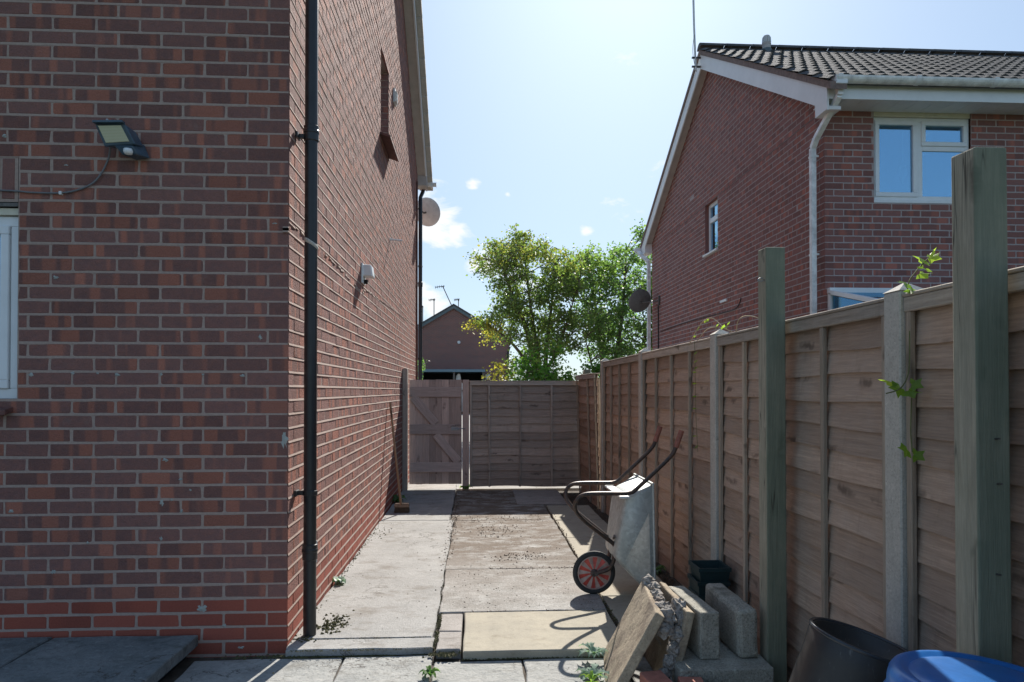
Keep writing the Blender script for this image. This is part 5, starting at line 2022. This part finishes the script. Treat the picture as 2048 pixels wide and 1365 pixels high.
b.build('base_wall', 'white_paint', LT)

# ------------------------------------------------------------------ far house, carport and aerials
H3 = thing('distant_house', 'distant red brick gable house beyond the gate', 'house', (-1.5, 46, 0))
gx = -1.5
b = MB()
el, er, ez = -5.3, 2.25, 4.75
b.prism([(el, 46, -0.2), (er, 46, -0.2), (er, 46, ez), (gx, 46, 7.0), (el, 46, ez)], (0, 10, 0))
b.build('wall', 'brick_far', H3)
for s, (xa, xb) in ((1, (gx, er + 0.25)), (-1, (gx, el - 0.25))):
    sl = (ez - 7.0) / (er - gx) if s > 0 else (ez - 7.0) / (gx - el)
    z = lambda x: 7.06 + abs(x - gx) * sl
    b = MB()
    b.hexa([(xa, 45.8, z(xa)), (xb, 45.8, z(xb)), (xb, 56.2, z(xb)), (xa, 56.2, z(xa))], [(xa, 45.8, z(xa) + 0.12), (xb, 45.8, z(xb) + 0.12), (xb, 56.2, z(xb) + 0.12), (xa, 56.2, z(xa) + 0.12)])
    b.build('roof', 'roof_tile', H3)
    b = MB()
    b.hexa([(xa, 45.82, z(xa) - 0.2), (xb, 45.82, z(xb) - 0.2), (xb, 45.86, z(xb) - 0.2), (xa, 45.86, z(xa) - 0.2)], [(xa, 45.82, z(xa) - 0.003), (xb, 45.82, z(xb) - 0.003), (xb, 45.86, z(xb) - 0.003), (xa, 45.86, z(xa) - 0.003)])
    b.build('bargeboard', 'lead', H3)
b = MB()
b.tube([(2.15, 45.93, -0.1), (2.15, 45.93, 3.9), (2.3, 45.9, 4.3)], 0.05, 8)
b.build('downpipe', 'black_pipe', H3)
b = MB()
b.lathe([(0.0, -0.04), (0.1, -0.04), (0.1, 0.04), (0.0, 0.04)], 16, Matrix.Translation((-1.15, 45.96, 4.6)) @ Matrix.Rotation(R(90), 4, 'X'))
b.build('round_vent', 'dish_grey', H3)
b = MB()
b.box(0.65, 0.95, 45.93, 46.0, 2.1, 2.45)
b.build('meter_box', 'dish_grey', H3)
CP = thing('carport', 'low flat roofed carport with blue grey fascia before the distant house', 'carport', (-1.4, 42, 0))
b = MB()
b.box(-3.4, 0.56, 42.0, 45.9, 2.50, 2.66)
b.build('roof', 'fascia_blue', CP)
b = MB()
for x in (-3.3, -1.25, 0.45):
    b.box(x - 0.06, x + 0.06, 42.1, 42.22, -0.1, 2.498)
b.build('posts', 'steel_dark', CP) if False else None
for x in (-3.3, -1.35, 0.45):
    q = MB()
    q.box(x - 0.06, x + 0.06, 42.1, 42.22, -0.1, 2.498)
    q.build('post', 'steel_dark', CP)
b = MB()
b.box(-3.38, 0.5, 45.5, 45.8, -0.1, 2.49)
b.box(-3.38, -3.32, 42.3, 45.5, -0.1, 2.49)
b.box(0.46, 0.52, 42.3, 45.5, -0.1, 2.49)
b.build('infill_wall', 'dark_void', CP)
wp = thing('white_figure', 'small white object standing under the carport', 'white object', (-1.1, 42.6, -0.1))
b = MB()
lump(b, (-1.1, 42.6, 2.1), 0.2, 3.0, 0.8, 0.5, 1.5)
lump(b, (-1.0, 42.6, 1.6), 0.25, 8.0, 0.8, 0.5, 1.2)
lump(b, (-1.05, 42.6, 0.8), 0.3, 9.0, 0.8, 0.6, 3.0)
b.build('body', 'white_paint', wp)


def aerial(label, x, y, z0, z1, dx, sx):
    t = thing('tv_aerial', label, 'aerial', (x, y, z0), 'aerials above the distant roof')
    b = MB()
    b.tube([(x, y, z0), (x + dx, y, z1)], 0.03, 6)
    b.build('mast', 'steel_dark', t)
    b = MB()
    b.tube([(x + dx - sx, y, z1 - 0.12 * abs(sx)), (x + dx + sx * 0.25, y, z1 + 0.03)], 0.028, 6)
    for i in range(5):
        k = -sx + i * sx * 0.28
        b.tube([(x + dx + k, y - 0.2, z1 - 0.12 * abs(k) + 0.06), (x + dx + k, y + 0.2, z1 - 0.12 * abs(k) - 0.06)], 0.014, 4)
    b.build('elements', 'steel_dark', t)


aerial('aerial leaning left from the distant gable peak', -1.6, 46.3, 7.0, 8.4, -0.65, 0.5)
aerial('aerial on an upright mast above the left roof slope', -2.88, 47, 6.2, 7.6, 0.0, 0.35)
aerial('short aerial just right of the distant gable peak', -1.25, 48, 6.6, 7.75, 0.02, 0.3)
aerial('faint aerial nearest the black downpipe', -3.65, 47, 5.7, 7.1, 0.0, 0.15)

# ------------------------------------------------------------------ trees and shrubs
def leaf_cluster(mb, twigs, c, rad, n_tw, n_lf, size, rnd, tint, up=0.25):
    c = Vector(c)
    for k_ in range(n_tw):
        d = Vector((rnd.gauss(0, 1), rnd.gauss(0, 1), rnd.gauss(up, 0.8))).normalized()
        l_ = rad * rnd.uniform(0.5, 1.25)
        s = c + d * rad * 0.1
        e = c + d * l_ + Vector((0, 0, -0.08 * l_))
        twigs.tube([s, (s + e) / 2 + Vector((0, 0, 0.05 * l_)), e], [0.008, 0.006, 0.003], 3, cap=False)
        for i in range(n_lf):
            t = 0.25 + 0.75 * (i + rnd.random()) / n_lf
            p = s.lerp(e, t) + Vector((rnd.gauss(0, 1), rnd.gauss(0, 1), rnd.gauss(0, 1))) * size * 0.9
            a = Vector((rnd.gauss(0, 1), rnd.gauss(0, 1), rnd.gauss(-0.3, 0.7))).normalized()
            q = a.orthogonal().normalized()
            q.rotate(Matrix.Rotation(rnd.uniform(0, 6.28), 3, a))
            sz = size * rnd.uniform(0.6, 1.3)
            v = [p, p + a * sz * 0.45 + q * sz * 0.36, p + a * sz, p + a * sz * 0.45 - q * sz * 0.36]
            mb.add(v, [(0, 1, 2, 3)], max(0.0, min(1.0, tint + rnd.gauss(0, 0.08))))


def inside(poly, x, z):
    r_ = False
    n_ = len(poly)
    j_ = n_ - 1
    for i in range(n_):
        xi, zi = poly[i]
        xj, zj = poly[j_]
        if (zi > z) != (zj > z) and x < (xj - xi) * (z - zi) / (zj - zi) + xi:
            r_ = not r_
        j_ = i
    return r_


def tree(name, label, base, poly, stems, nclus, leaf, leafmat, seed, depth=1.4, tint=lambda x, z: 0.2, rad=0.42, ntw=7, nlf=11, extra=(), mind=0.34, cat='tree'):
    rnd = random.Random(seed)
    t = thing(name, label, cat, base)
    y0 = base[1]
    tw, lf = MB(), MB()
    nodes = []
    for st in stems:
        pts = spline([(p[0], y0 + p[1], p[2]) for p in st], 6)
        k_ = len(pts)
        r0 = st[0][3] if len(st[0]) > 3 else 0.09
        tw.tube(pts, [r0 * (1 - 0.86 * i / (k_ - 1)) + 0.008 for i in range(k_)], 7)
        nodes += pts[2:]
    xs = [p[0] for p in poly]
    zs = [p[1] for p in poly]
    cl_ = []
    tries = 0
    while len(cl_) < nclus and tries < 6000:
        tries += 1
        x, z = rnd.uniform(min(xs), max(xs)), rnd.uniform(min(zs), max(zs))
        if not inside(poly, x, z):
            continue
        y = y0 + rnd.uniform(-depth, depth)
        if any((Vector((x, y, z)) - Vector(c)).length < mind for c in cl_):
            continue
        cl_.append((x, y, z))
    cl_ += [(x, y0 + dy, z) for x, dy, z in extra]
    for c in cl_:
        cv = Vector(c)
        nd = min(nodes, key=lambda q: (q - cv).length + (1.5 if q.z > cv.z - 0.1 else 0))
        mid = nd.lerp(cv, 0.5) + Vector((rnd.uniform(-.12, .12), rnd.uniform(-.12, .12), rnd.uniform(0.0, 0.15)))
        tw.tube(spline([nd, mid, cv], 3), [0.024, 0.021, 0.018, 0.016, 0.013, 0.011, 0.008], 4, cap=False)
        leaf_cluster(lf, tw, c, rad * rnd.uniform(0.75, 1.2), ntw, nlf, leaf, rnd, tint(c[0], c[2]))
    tw.build('trunk', 'bark', t, fix=False)
    o = lf.build('crown', leafmat, t, fix=False)
    return t


Y1 = 21.0
poly1 = [(0.30, 5.0), (0.45, 5.75), (0.95, 5.9), (1.5, 6.15), (2.2, 5.85), (2.7, 5.6), (3.0, 5.2), (3.2, 4.5), (3.3, 3.4), (3.1, 2.6), (2.5, 2.3), (1.6, 2.45), (1.15, 2.9), (0.55, 3.1), (0.35, 3.55), (0.8, 3.9), (0.75, 4.5)]
stems1 = [[(1.95, 0, -0.1, 0.12), (1.85, 0.1, 1.8), (1.55, -0.2, 3.2), (1.05, -0.3, 4.4), (0.75, -0.2, 5.4)],
          [(2.0, 0, -0.1, 0.11), (1.95, -0.1, 2.0), (1.75, 0.2, 3.6), (1.5, 0.3, 5.7)],
          [(2.05, 0.1, -0.1, 0.10), (2.15, 0.2, 2.0), (2.3, 0.3, 3.4), (2.5, 0.2, 5.2)],
          [(1.9, -0.1, 1.2, 0.06), (1.4, -0.3, 2.4), (0.7, -0.5, 3.1), (0.1, -0.6, 3.35)],
          [(2.0, 0.0, 1.6, 0.06), (2.6, -0.2, 2.9), (3.0, -0.3, 4.2)]]
tree('autumn_tree', 'tall open tree with yellowing leaves beyond the back fence', (2.0, Y1, -0.1), poly1, stems1, 150, 0.088, 'leaf_autumn', 4,
     tint=lambda x, z: 0.95 if (z < 3.35 and x < 0.8) else (0.42 if z > 5.0 else (0.2 if x < 1.6 else 0.12)),
     extra=[(-0.05, -0.5, 3.3), (0.2, -0.4, 3.35), (0.4, -0.6, 3.3), (0.75, -0.5, 1.95), (1.0, -0.5, 2.25), (0.55, -0.5, 1.75), (1.1, -0.6, 1.9), (0.15, -0.3, 4.95), (0.05, -0.2, 5.35)], rad=0.40, ntw=9, nlf=15, mind=0.27)
poly2 = [(3.1, 5.0), (3.0, 5.6), (3.7, 6.0), (4.2, 6.25), (4.6, 6.55), (5.2, 6.45), (5.9, 6.5), (6.6, 6.0), (6.9, 4.5), (6.7, 2.5), (5.6, 1.6), (4.5, 1.7), (4.0, 2.1), (3.5, 2.6), (3.3, 3.6)]
stems2 = [[(4.05, 0, -0.1, 0.1), (3.95, 0.1, 2.0), (3.75, 0.0, 3.8), (3.45, 0.2, 5.5)], [(4.15, 0, -0.1, 0.1), (4.3, -0.1, 2.2), (4.6, 0.2, 4.0), (4.7, 0.1, 6.1)],
          [(4.6, 0.2, -0.1, 0.1), (5.0, 0.3, 1.9), (5.4, 0.2, 3.6), (5.6, 0.3, 5.8)], [(3.95, -0.3, -0.1, 0.05), (3.6, -0.4, 1.8), (3.3, -0.5, 3.0)], [(4.3, 0.4, 0.8, 0.06), (4.9, 0.5, 2.0), (6.0, 0.4, 3.8)]]
tree('green_tree', 'dense green tree between the yellowing tree and the neighbour house', (4.3, 22.0, -0.1), [(x * 1.048, z * 0.99) for x, z in poly2], [[(p[0] * 1.048,) + tuple(p[1:]) for p in s] for s in stems2], 200, 0.098, 'leaf_green', 7,
     tint=lambda x, z: 0.5 if (x < 4.3 and z > 4.6) else (0.25 if z > 5.3 else 0.1), rad=0.46, ntw=9, nlf=15, mind=0.25, depth=1.8)


def shrub(label, base, w_, h_, seed, n_, tint, mat='leaf_shrub', leaf=0.11):
    rnd = random.Random(seed)
    t = thing('shrub', label, 'shrub', base, 'shrubs beyond the fences')
    lf, tw = MB(), MB()
    for i in range(n_):
        a = rnd.uniform(0, 6.28)
        r_ = math.sqrt(rnd.random())
        hh = h_ * (1 - 0.5 * r_ ** 2) * rnd.uniform(0.25, 1.0)
        c = (base[0] + w_ * r_ * math.cos(a), base[1] + 0.8 * r_ * math.sin(a), base[2] + hh)
        tw.tube([(base[0] + 0.3 * (c[0] - base[0]), base[1], base[2]), c], [0.02, 0.006], 4, cap=False)
        leaf_cluster(lf, tw, c, 0.33, 7, 11, leaf, rnd, tint * rnd.uniform(0.4, 1.4), up=0.6)
    tw.build('stems', 'bark', t, fix=False)
    lf.build('foliage', mat, t, fix=False)


shrub('bright green shrub at the foot of the yellowing tree', (1.9, 18.5, -0.1), 0.95, 2.75, 3, 75, 0.4)
shrub('low green shrub behind the corner of the back fence', (3.6, 19.5, -0.1), 1.1, 2.35, 5, 48, 0.25)
shrub('dark green shrub between the trees and the neighbour gable', (5.0, 19.5, -0.1), 1.2, 2.6, 6, 36, 0.15, 'leaf_green')
shrub('sparse green shrub beside the black rear downpipe', (-3.1, 36.0, -0.1), 0.6, 3.2, 8, 12, 0.2, 'leaf_green', 0.14)

# ------------------------------------------------------------------ weeds, vines, moss
def palm_leaf(mb, c, d, nrm_, size, lobes, rnd, tint):
    """lobed leaf (hop or bramble) as a folded fan"""
    c, d, nrm_ = Vector(c), Vector(d).normalized(), Vector(nrm_).normalized()
    s = d.cross(nrm_).normalized()
    nrm_ = s.cross(d)
    out = []
    k_ = lobes * 2 + 1
    for i in range(k_):
        a = math.pi * 1.5 * (i / (k_ - 1) - 0.5)
        r_ = size * (1.0 if i % 2 else 0.55) * (1.0 - 0.28 * abs(i / (k_ - 1) - 0.5) * 2)
        out.append(c + d * (r_ * math.cos(a) + size * 0.15) + s * r_ * math.sin(a) + nrm_ * (0.18 * size * math.cos(a * 2) + rnd.uniform(-.05, .05) * size))
    mb.add([c] + out, [(0, i + 1, i + 2) for i in range(k_ - 1)], tint)


def vine(label, stem_pts, leaves, seed, mat='leaf_vine', stem='stem_green', r_=0.0022):
    rnd = random.Random(seed)
    t = thing('vine', label, 'vine', tuple(stem_pts[0][0]))
    for sp in stem_pts:
        b = MB()
        b.tube(spline(sp, 6), r_, 5)
        b.build('stem', stem, t)
    for (p, d, n, s, ti) in leaves:
        b = MB()
        palm_leaf(b, p, d, n, s * 0.78, 4, rnd, ti)
        b.build('leaf', mat, t, fix=False)


vine('hop shoot with bright leaves on top of the pale concrete post', [[(1.49, 2.29, 1.55), (1.47, 2.25, 1.70), (1.44, 2.16, 1.74), (1.43, 2.08, 1.77)]],
     [((1.43, 2.10, 1.765), (-1, -0.2, 0.1), (0, -0.6, 0.8), 0.05, 0.8), ((1.43, 2.08, 1.77), (0.9, -0.4, 0.05), (0, -0.7, 0.7), 0.045, 0.9), ((1.44, 2.14, 1.73), (0.5, -0.5, -0.3), (0, -0.8, 0.6), 0.045, 0.7),
      ((1.45, 2.22, 1.71), (-0.9, -0.4, -0.2), (0, -0.7, 0.7), 0.05, 0.35), ((1.46, 2.22, 1.69), (0.1, -0.6, -0.5), (0, -0.8, 0.5), 0.04, 0.3), ((1.43, 2.1, 1.74), (-0.5, -0.4, -0.3), (0, -0.6, 0.8), 0.04, 0.6), ((1.42, 2.06, 1.775), (0.2, -0.7, 0.4), (-0.3, -0.6, 0.7), 0.034, 1.0), ((1.44, 2.13, 1.76), (-0.6, -0.5, 0.5), (0.2, -0.7, 0.7), 0.03, 0.9)], 1)
vine('hop sprig hanging beside the pale concrete post, midway up', [[(1.45, 2.21, 1.55), (1.44, 2.20, 1.42), (1.40, 2.18, 1.36), (1.36, 2.2, 1.34)]],
     [((1.40, 2.22, 1.375), (-1, -0.1, 0.02), (0, -0.35, 0.95), 0.06, 0.95), ((1.41, 2.2, 1.36), (-0.9, -0.3, -0.5), (0.2, -0.8, 0.5), 0.058, 0.1), ((1.425, 2.18, 1.35), (0.3, -0.5, -0.3), (0, -0.9, 0.4), 0.052, 0.05), ((1.43, 2.17, 1.37), (0.6, -0.4, 0.1), (0, -0.9, 0.4), 0.045, 0.1)], 2)
vine('two dark hop leaves low on the pale concrete post', [[(1.45, 2.2, 1.35), (1.445, 2.2, 1.22), (1.43, 2.17, 1.15)]],
     [((1.42, 2.18, 1.155), (-0.8, -0.3, -0.2), (0, -0.9, 0.4), 0.05, 0.12), ((1.435, 2.17, 1.14), (0.8, -0.3, -0.1), (0, -0.9, 0.4), 0.045, 0.05)], 3)
lv = []
for z, ti in ((1.60, 0.75), (1.545, 0.9), (1.50, 0.6), (1.47, 0.9), (1.395, 0.95), (1.31, 0.4), (1.23, 0.3), (1.05, 0.3), (0.98, 0.2)):
    lv.append(((1.445, 4.43, z), (-0.6 if int(z * 100) % 2 else 0.4, -0.7, 0.1), (-0.5, -0.4, 0.8), 0.032, ti))
vine('thin ivy strand with small bright leaves hanging down the fence panel', [[(1.46, 4.5, 1.69), (1.445, 4.44, 1.6), (1.444, 4.43, 1.4), (1.446, 4.42, 1.15), (1.45, 4.4, 0.95)]], lv, 4, r_=0.0016)
vine('dry bramble shoots arching over the fence top beside a concrete post', [[(1.46, 4.62, 1.66), (1.44, 4.38, 1.75), (1.44, 4.22, 1.795), (1.45, 4.1, 1.79), (1.46, 3.95, 1.72), (1.47, 3.85, 1.69)],
     [(1.45, 4.4, 1.68), (1.44, 4.2, 1.73), (1.45, 4.05, 1.735), (1.46, 3.9, 1.71)], [(1.46, 3.76, 1.68), (1.44, 3.68, 1.735), (1.44, 3.58, 1.75), (1.45, 3.46, 1.73), (1.46, 3.38, 1.70)]],
     [((1.44, 4.2, 1.79), (0, -0.6, -0.6), (-0.7, -0.3, 0.6), 0.035, 0.9), ((1.44, 4.35, 1.755), (0, 0.6, -0.4), (-0.7, -0.3, 0.6), 0.025, 0.7), ((1.45, 4.05, 1.735), (0, -0.7, 0.2), (-0.7, -0.3, 0.6), 0.035, 0.8),
      ((1.455, 3.95, 1.72), (-0.3, -0.7, 0.1), (-0.7, -0.3, 0.6), 0.04, 0.6), ((1.46, 4.48, 1.71), (0, 0.5, 0.2), (-0.7, -0.3, 0.6), 0.022, 0.8), ((1.46, 3.9, 1.73), (0, -0.8, 0.2), (-0.7, -0.3, 0.6), 0.04, 0.5)], 5, stem='straw', r_=0.0022)


def rosette(name, label, c, n_, ln, wd, seed, mat, up=0.5, jag=0.0, tint=0.4, spread=6.28, a0=0.0):
    rnd = random.Random(seed)
    t = thing(name, label, 'weed', c)
    b = MB()
    c = Vector(c)
    for i in range(n_):
        a = a0 + spread * (i + rnd.uniform(-.3, .3)) / n_
        L_ = ln * rnd.uniform(0.55, 1.1)
        e = up * rnd.uniform(0.5, 1.4)
        d = Vector((math.cos(a), math.sin(a), 0))
        s = Vector((-math.sin(a), math.cos(a), 0))
        seg = 7 if jag else 4
        L1, R1, Md = [], [], []
        for k_ in range(seg + 1):
            u = k_ / seg
            p = c + d * L_ * u * (1 - 0.15 * u) + Vector((0, 0, L_ * (e * u - 0.9 * e * u * u) + 0.004))
            w_ = wd * math.sin(math.pi * min(1, 0.12 + 0.88 * u)) ** 0.8 * rnd.uniform(0.85, 1.15)
            if jag:
                w_ *= 1.25 if k_ % 2 else 0.45
            L1.append(p + s * w_ + Vector((0, 0, w_ * 0.5)))
            R1.append(p - s * w_ + Vector((0, 0, w_ * 0.5)))
            Md.append(p)
        ti = max(0, min(1, tint + rnd.gauss(0, 0.15)))
        for k_ in range(seg):
            b.add([Md[k_], L1[k_], L1[k_ + 1], Md[k_ + 1]], [(0, 1, 2, 3)], ti)
            b.add([Md[k_], R1[k_], R1[k_ + 1], Md[k_ + 1]], [(0, 3, 2, 1)], ti)
    b.build('leaves', mat, t, fix=False)
    return t


rosette('thistle', 'silvery jagged thistle weed beside the leaning slab, the farther one', (0.60, 3.47, 0.0), 15, 0.115, 0.016, 3, 'leaf_silver', 0.9, 1.0, 0.45)
rosette('thistle', 'silvery jagged thistle weed at the foot of the leaning slab, the nearer one', (0.56, 3.27, -0.03), 16, 0.12, 0.017, 4, 'leaf_silver', 0.8, 1.0, 0.4)
rosette('weed', 'small yellow green seedling in front of the silvery thistles', (0.545, 3.20, -0.03), 8, 0.075, 0.008, 5, 'leaf_weed', 1.6, 0, 1.0)
rosette('weed', 'leafy weed with pale tips growing in the joint between patio flagstones', (-0.222, 3.33, -0.03), 13, 0.065, 0.012, 6, 'leaf_weed', 1.2, 0, 0.35)
rosette('weed', 'small weed with broad pale leaves at the foot of the sunlit wall', (-0.955, 4.86, 0.0), 10, 0.09, 0.024, 7, 'leaf_silver', 1.0, 0, 0.6)
rosette('weed', 'green weed growing at the foot of the gate post', (-0.145, 9.36, 0.0), 12, 0.12, 0.03, 8, 'leaf_weed', 1.6, 0, 0.5)
rosette('weed', 'dark weed sheltering under the broken leaning slab', (0.80, 3.02, -0.04), 9, 0.07, 0.018, 9, 'leaf_weed', 1.1, 0, 0.2)
rosette('weed', 'pale leaved weed in front of the flat concrete block', (1.10, 2.93, -0.04), 12, 0.09, 0.02, 10, 'leaf_weed', 1.0, 0, 0.25)
rosette('weed', 'tuft of weeds at the fence foot behind the wheelbarrow tray', (1.37, 5.2, -0.05), 12, 0.14, 0.02, 11, 'leaf_weed', 1.0, 0, 0.2)
rosette('dead_leaves', 'curled brown dead leaves by the fence foot behind the blocks', (1.31, 4.15, -0.04), 5, 0.10, 0.02, 12, 'leaf_dead', 1.6, 0, 0.5)
rosette('weed', 'scrubby weeds in shade behind the broom head', (-0.95, 8.3, 0.0), 12, 0.16, 0.03, 13, 'leaf_weed', 1.2, 0, 0.15)


def bits(name, mat, regions, seed):
    """loose crumbs: small faceted grains, far too many to count"""
    rnd = random.Random(seed)
    b = MB()
    for (x0, x1, y0, y1, z, n_, s0, s1) in regions:
        for i in range(n_):
            if s1 > 0.0085:
                x = rnd.gauss((x0 + x1) / 2, (x1 - x0) / 4)
                y = rnd.gauss((y0 + y1) / 2, (y1 - y0) / 4)
            else:
                x, y = rnd.uniform(x0, x1), rnd.uniform(y0, y1)
            s = rnd.uniform(s0, s1)
            a = rnd.uniform(0, 6.28)
            ring = [(x + s * rnd.uniform(.6, 1.2) * math.cos(a + 1.257 * k_), y + s * rnd.uniform(.6, 1.2) * math.sin(a + 1.257 * k_), z) for k_ in range(5)]
            b.add(ring + [(x + rnd.uniform(-.3, .3) * s, y + rnd.uniform(-.3, .3) * s, z + s * rnd.uniform(0.5, 1.1))], [(k_, (k_ + 1) % 5, 5) for k_ in range(5)])
    return tag(b.build(name, mat, fix=False), kind='stuff')


bits('moss_clumps', 'moss', [(-0.90, -0.74, 3.86, 4.18, 0.001, 170, 0.004, 0.013), (-0.99, -0.86, 3.72, 3.84, 0.001, 40, 0.004, 0.011), (-0.235, -0.09, 3.54, 3.60, -0.02, 110, 0.006, 0.013), (-0.228, -0.2, 3.6, 4.3, -0.005, 130, 0.004, 0.010),
                             (-0.235, -0.195, 4.1, 5.0, -0.004, 60, 0.003, 0.009), (0.80, 0.84, 3.6, 4.5, -0.006, 60, 0.004, 0.009), (-0.99, -0.95, 4.2, 7.2, 0.001, 150, 0.003, 0.010), (-0.99, -0.8, 6.2, 6.8, 0.001, 40, 0.003, 0.009),
                             (-1.4, -0.7, 3.60, 3.66, -0.035, 120, 0.003, 0.010), (-0.98, -0.22, 3.60, 3.622, -0.036, 260, 0.003, 0.0084), (-0.98, -0.22, 3.605, 3.63, -0.004, 150, 0.002, 0.006), (-0.95, -0.25, 3.765, 3.785, -0.001, 120, 0.002, 0.005), (-0.07, 0.8, 3.535, 3.545, -0.036, 170, 0.003, 0.008)], 1)
bits('leaf_litter', 'litter', [(-0.2, 0.8, 5.0, 7.6, 0.0015, 420, 0.0012, 0.005), (-0.1, 0.5, 6.3, 6.9, 0.0015, 160, 0.002, 0.0088), (0.1, 0.6, 5.4, 5.7, 0.0015, 110, 0.002, 0.0088), (-0.15, 0.75, 4.25, 5.1, 0.0025, 160, 0.002, 0.006), (-0.28, -0.18, 5.0, 9.2, 0.0, 420, 0.003, 0.009), (0.79, 0.85, 5.0, 8.0, -0.004, 240, 0.003, 0.009), (0.1, 0.8, 5.14, 5.22, 0.0, 90, 0.003, 0.008), (-0.1, 0.8, 4.16, 4.2, 0.0, 70, 0.003, 0.007),
                               (-0.2, 1.3, 8.2, 9.3, 0.0, 500, 0.003, 0.008), (1.34, 1.46, 3.5, 8.0, -0.05, 700, 0.006, 0.02), (-0.95, -0.3, 3.8, 7.1, 0.001, 60, 0.002, 0.006), (0.7, 1.3, 8.0, 9.3, -0.02, 300, 0.005, 0.015), (-0.3, 0.7, 7.0, 7.4, 0.0, 150, 0.003, 0.008),
                               (-1.4, 0.6, 3.1, 3.5, -0.033, 40, 0.002, 0.005)], 2)
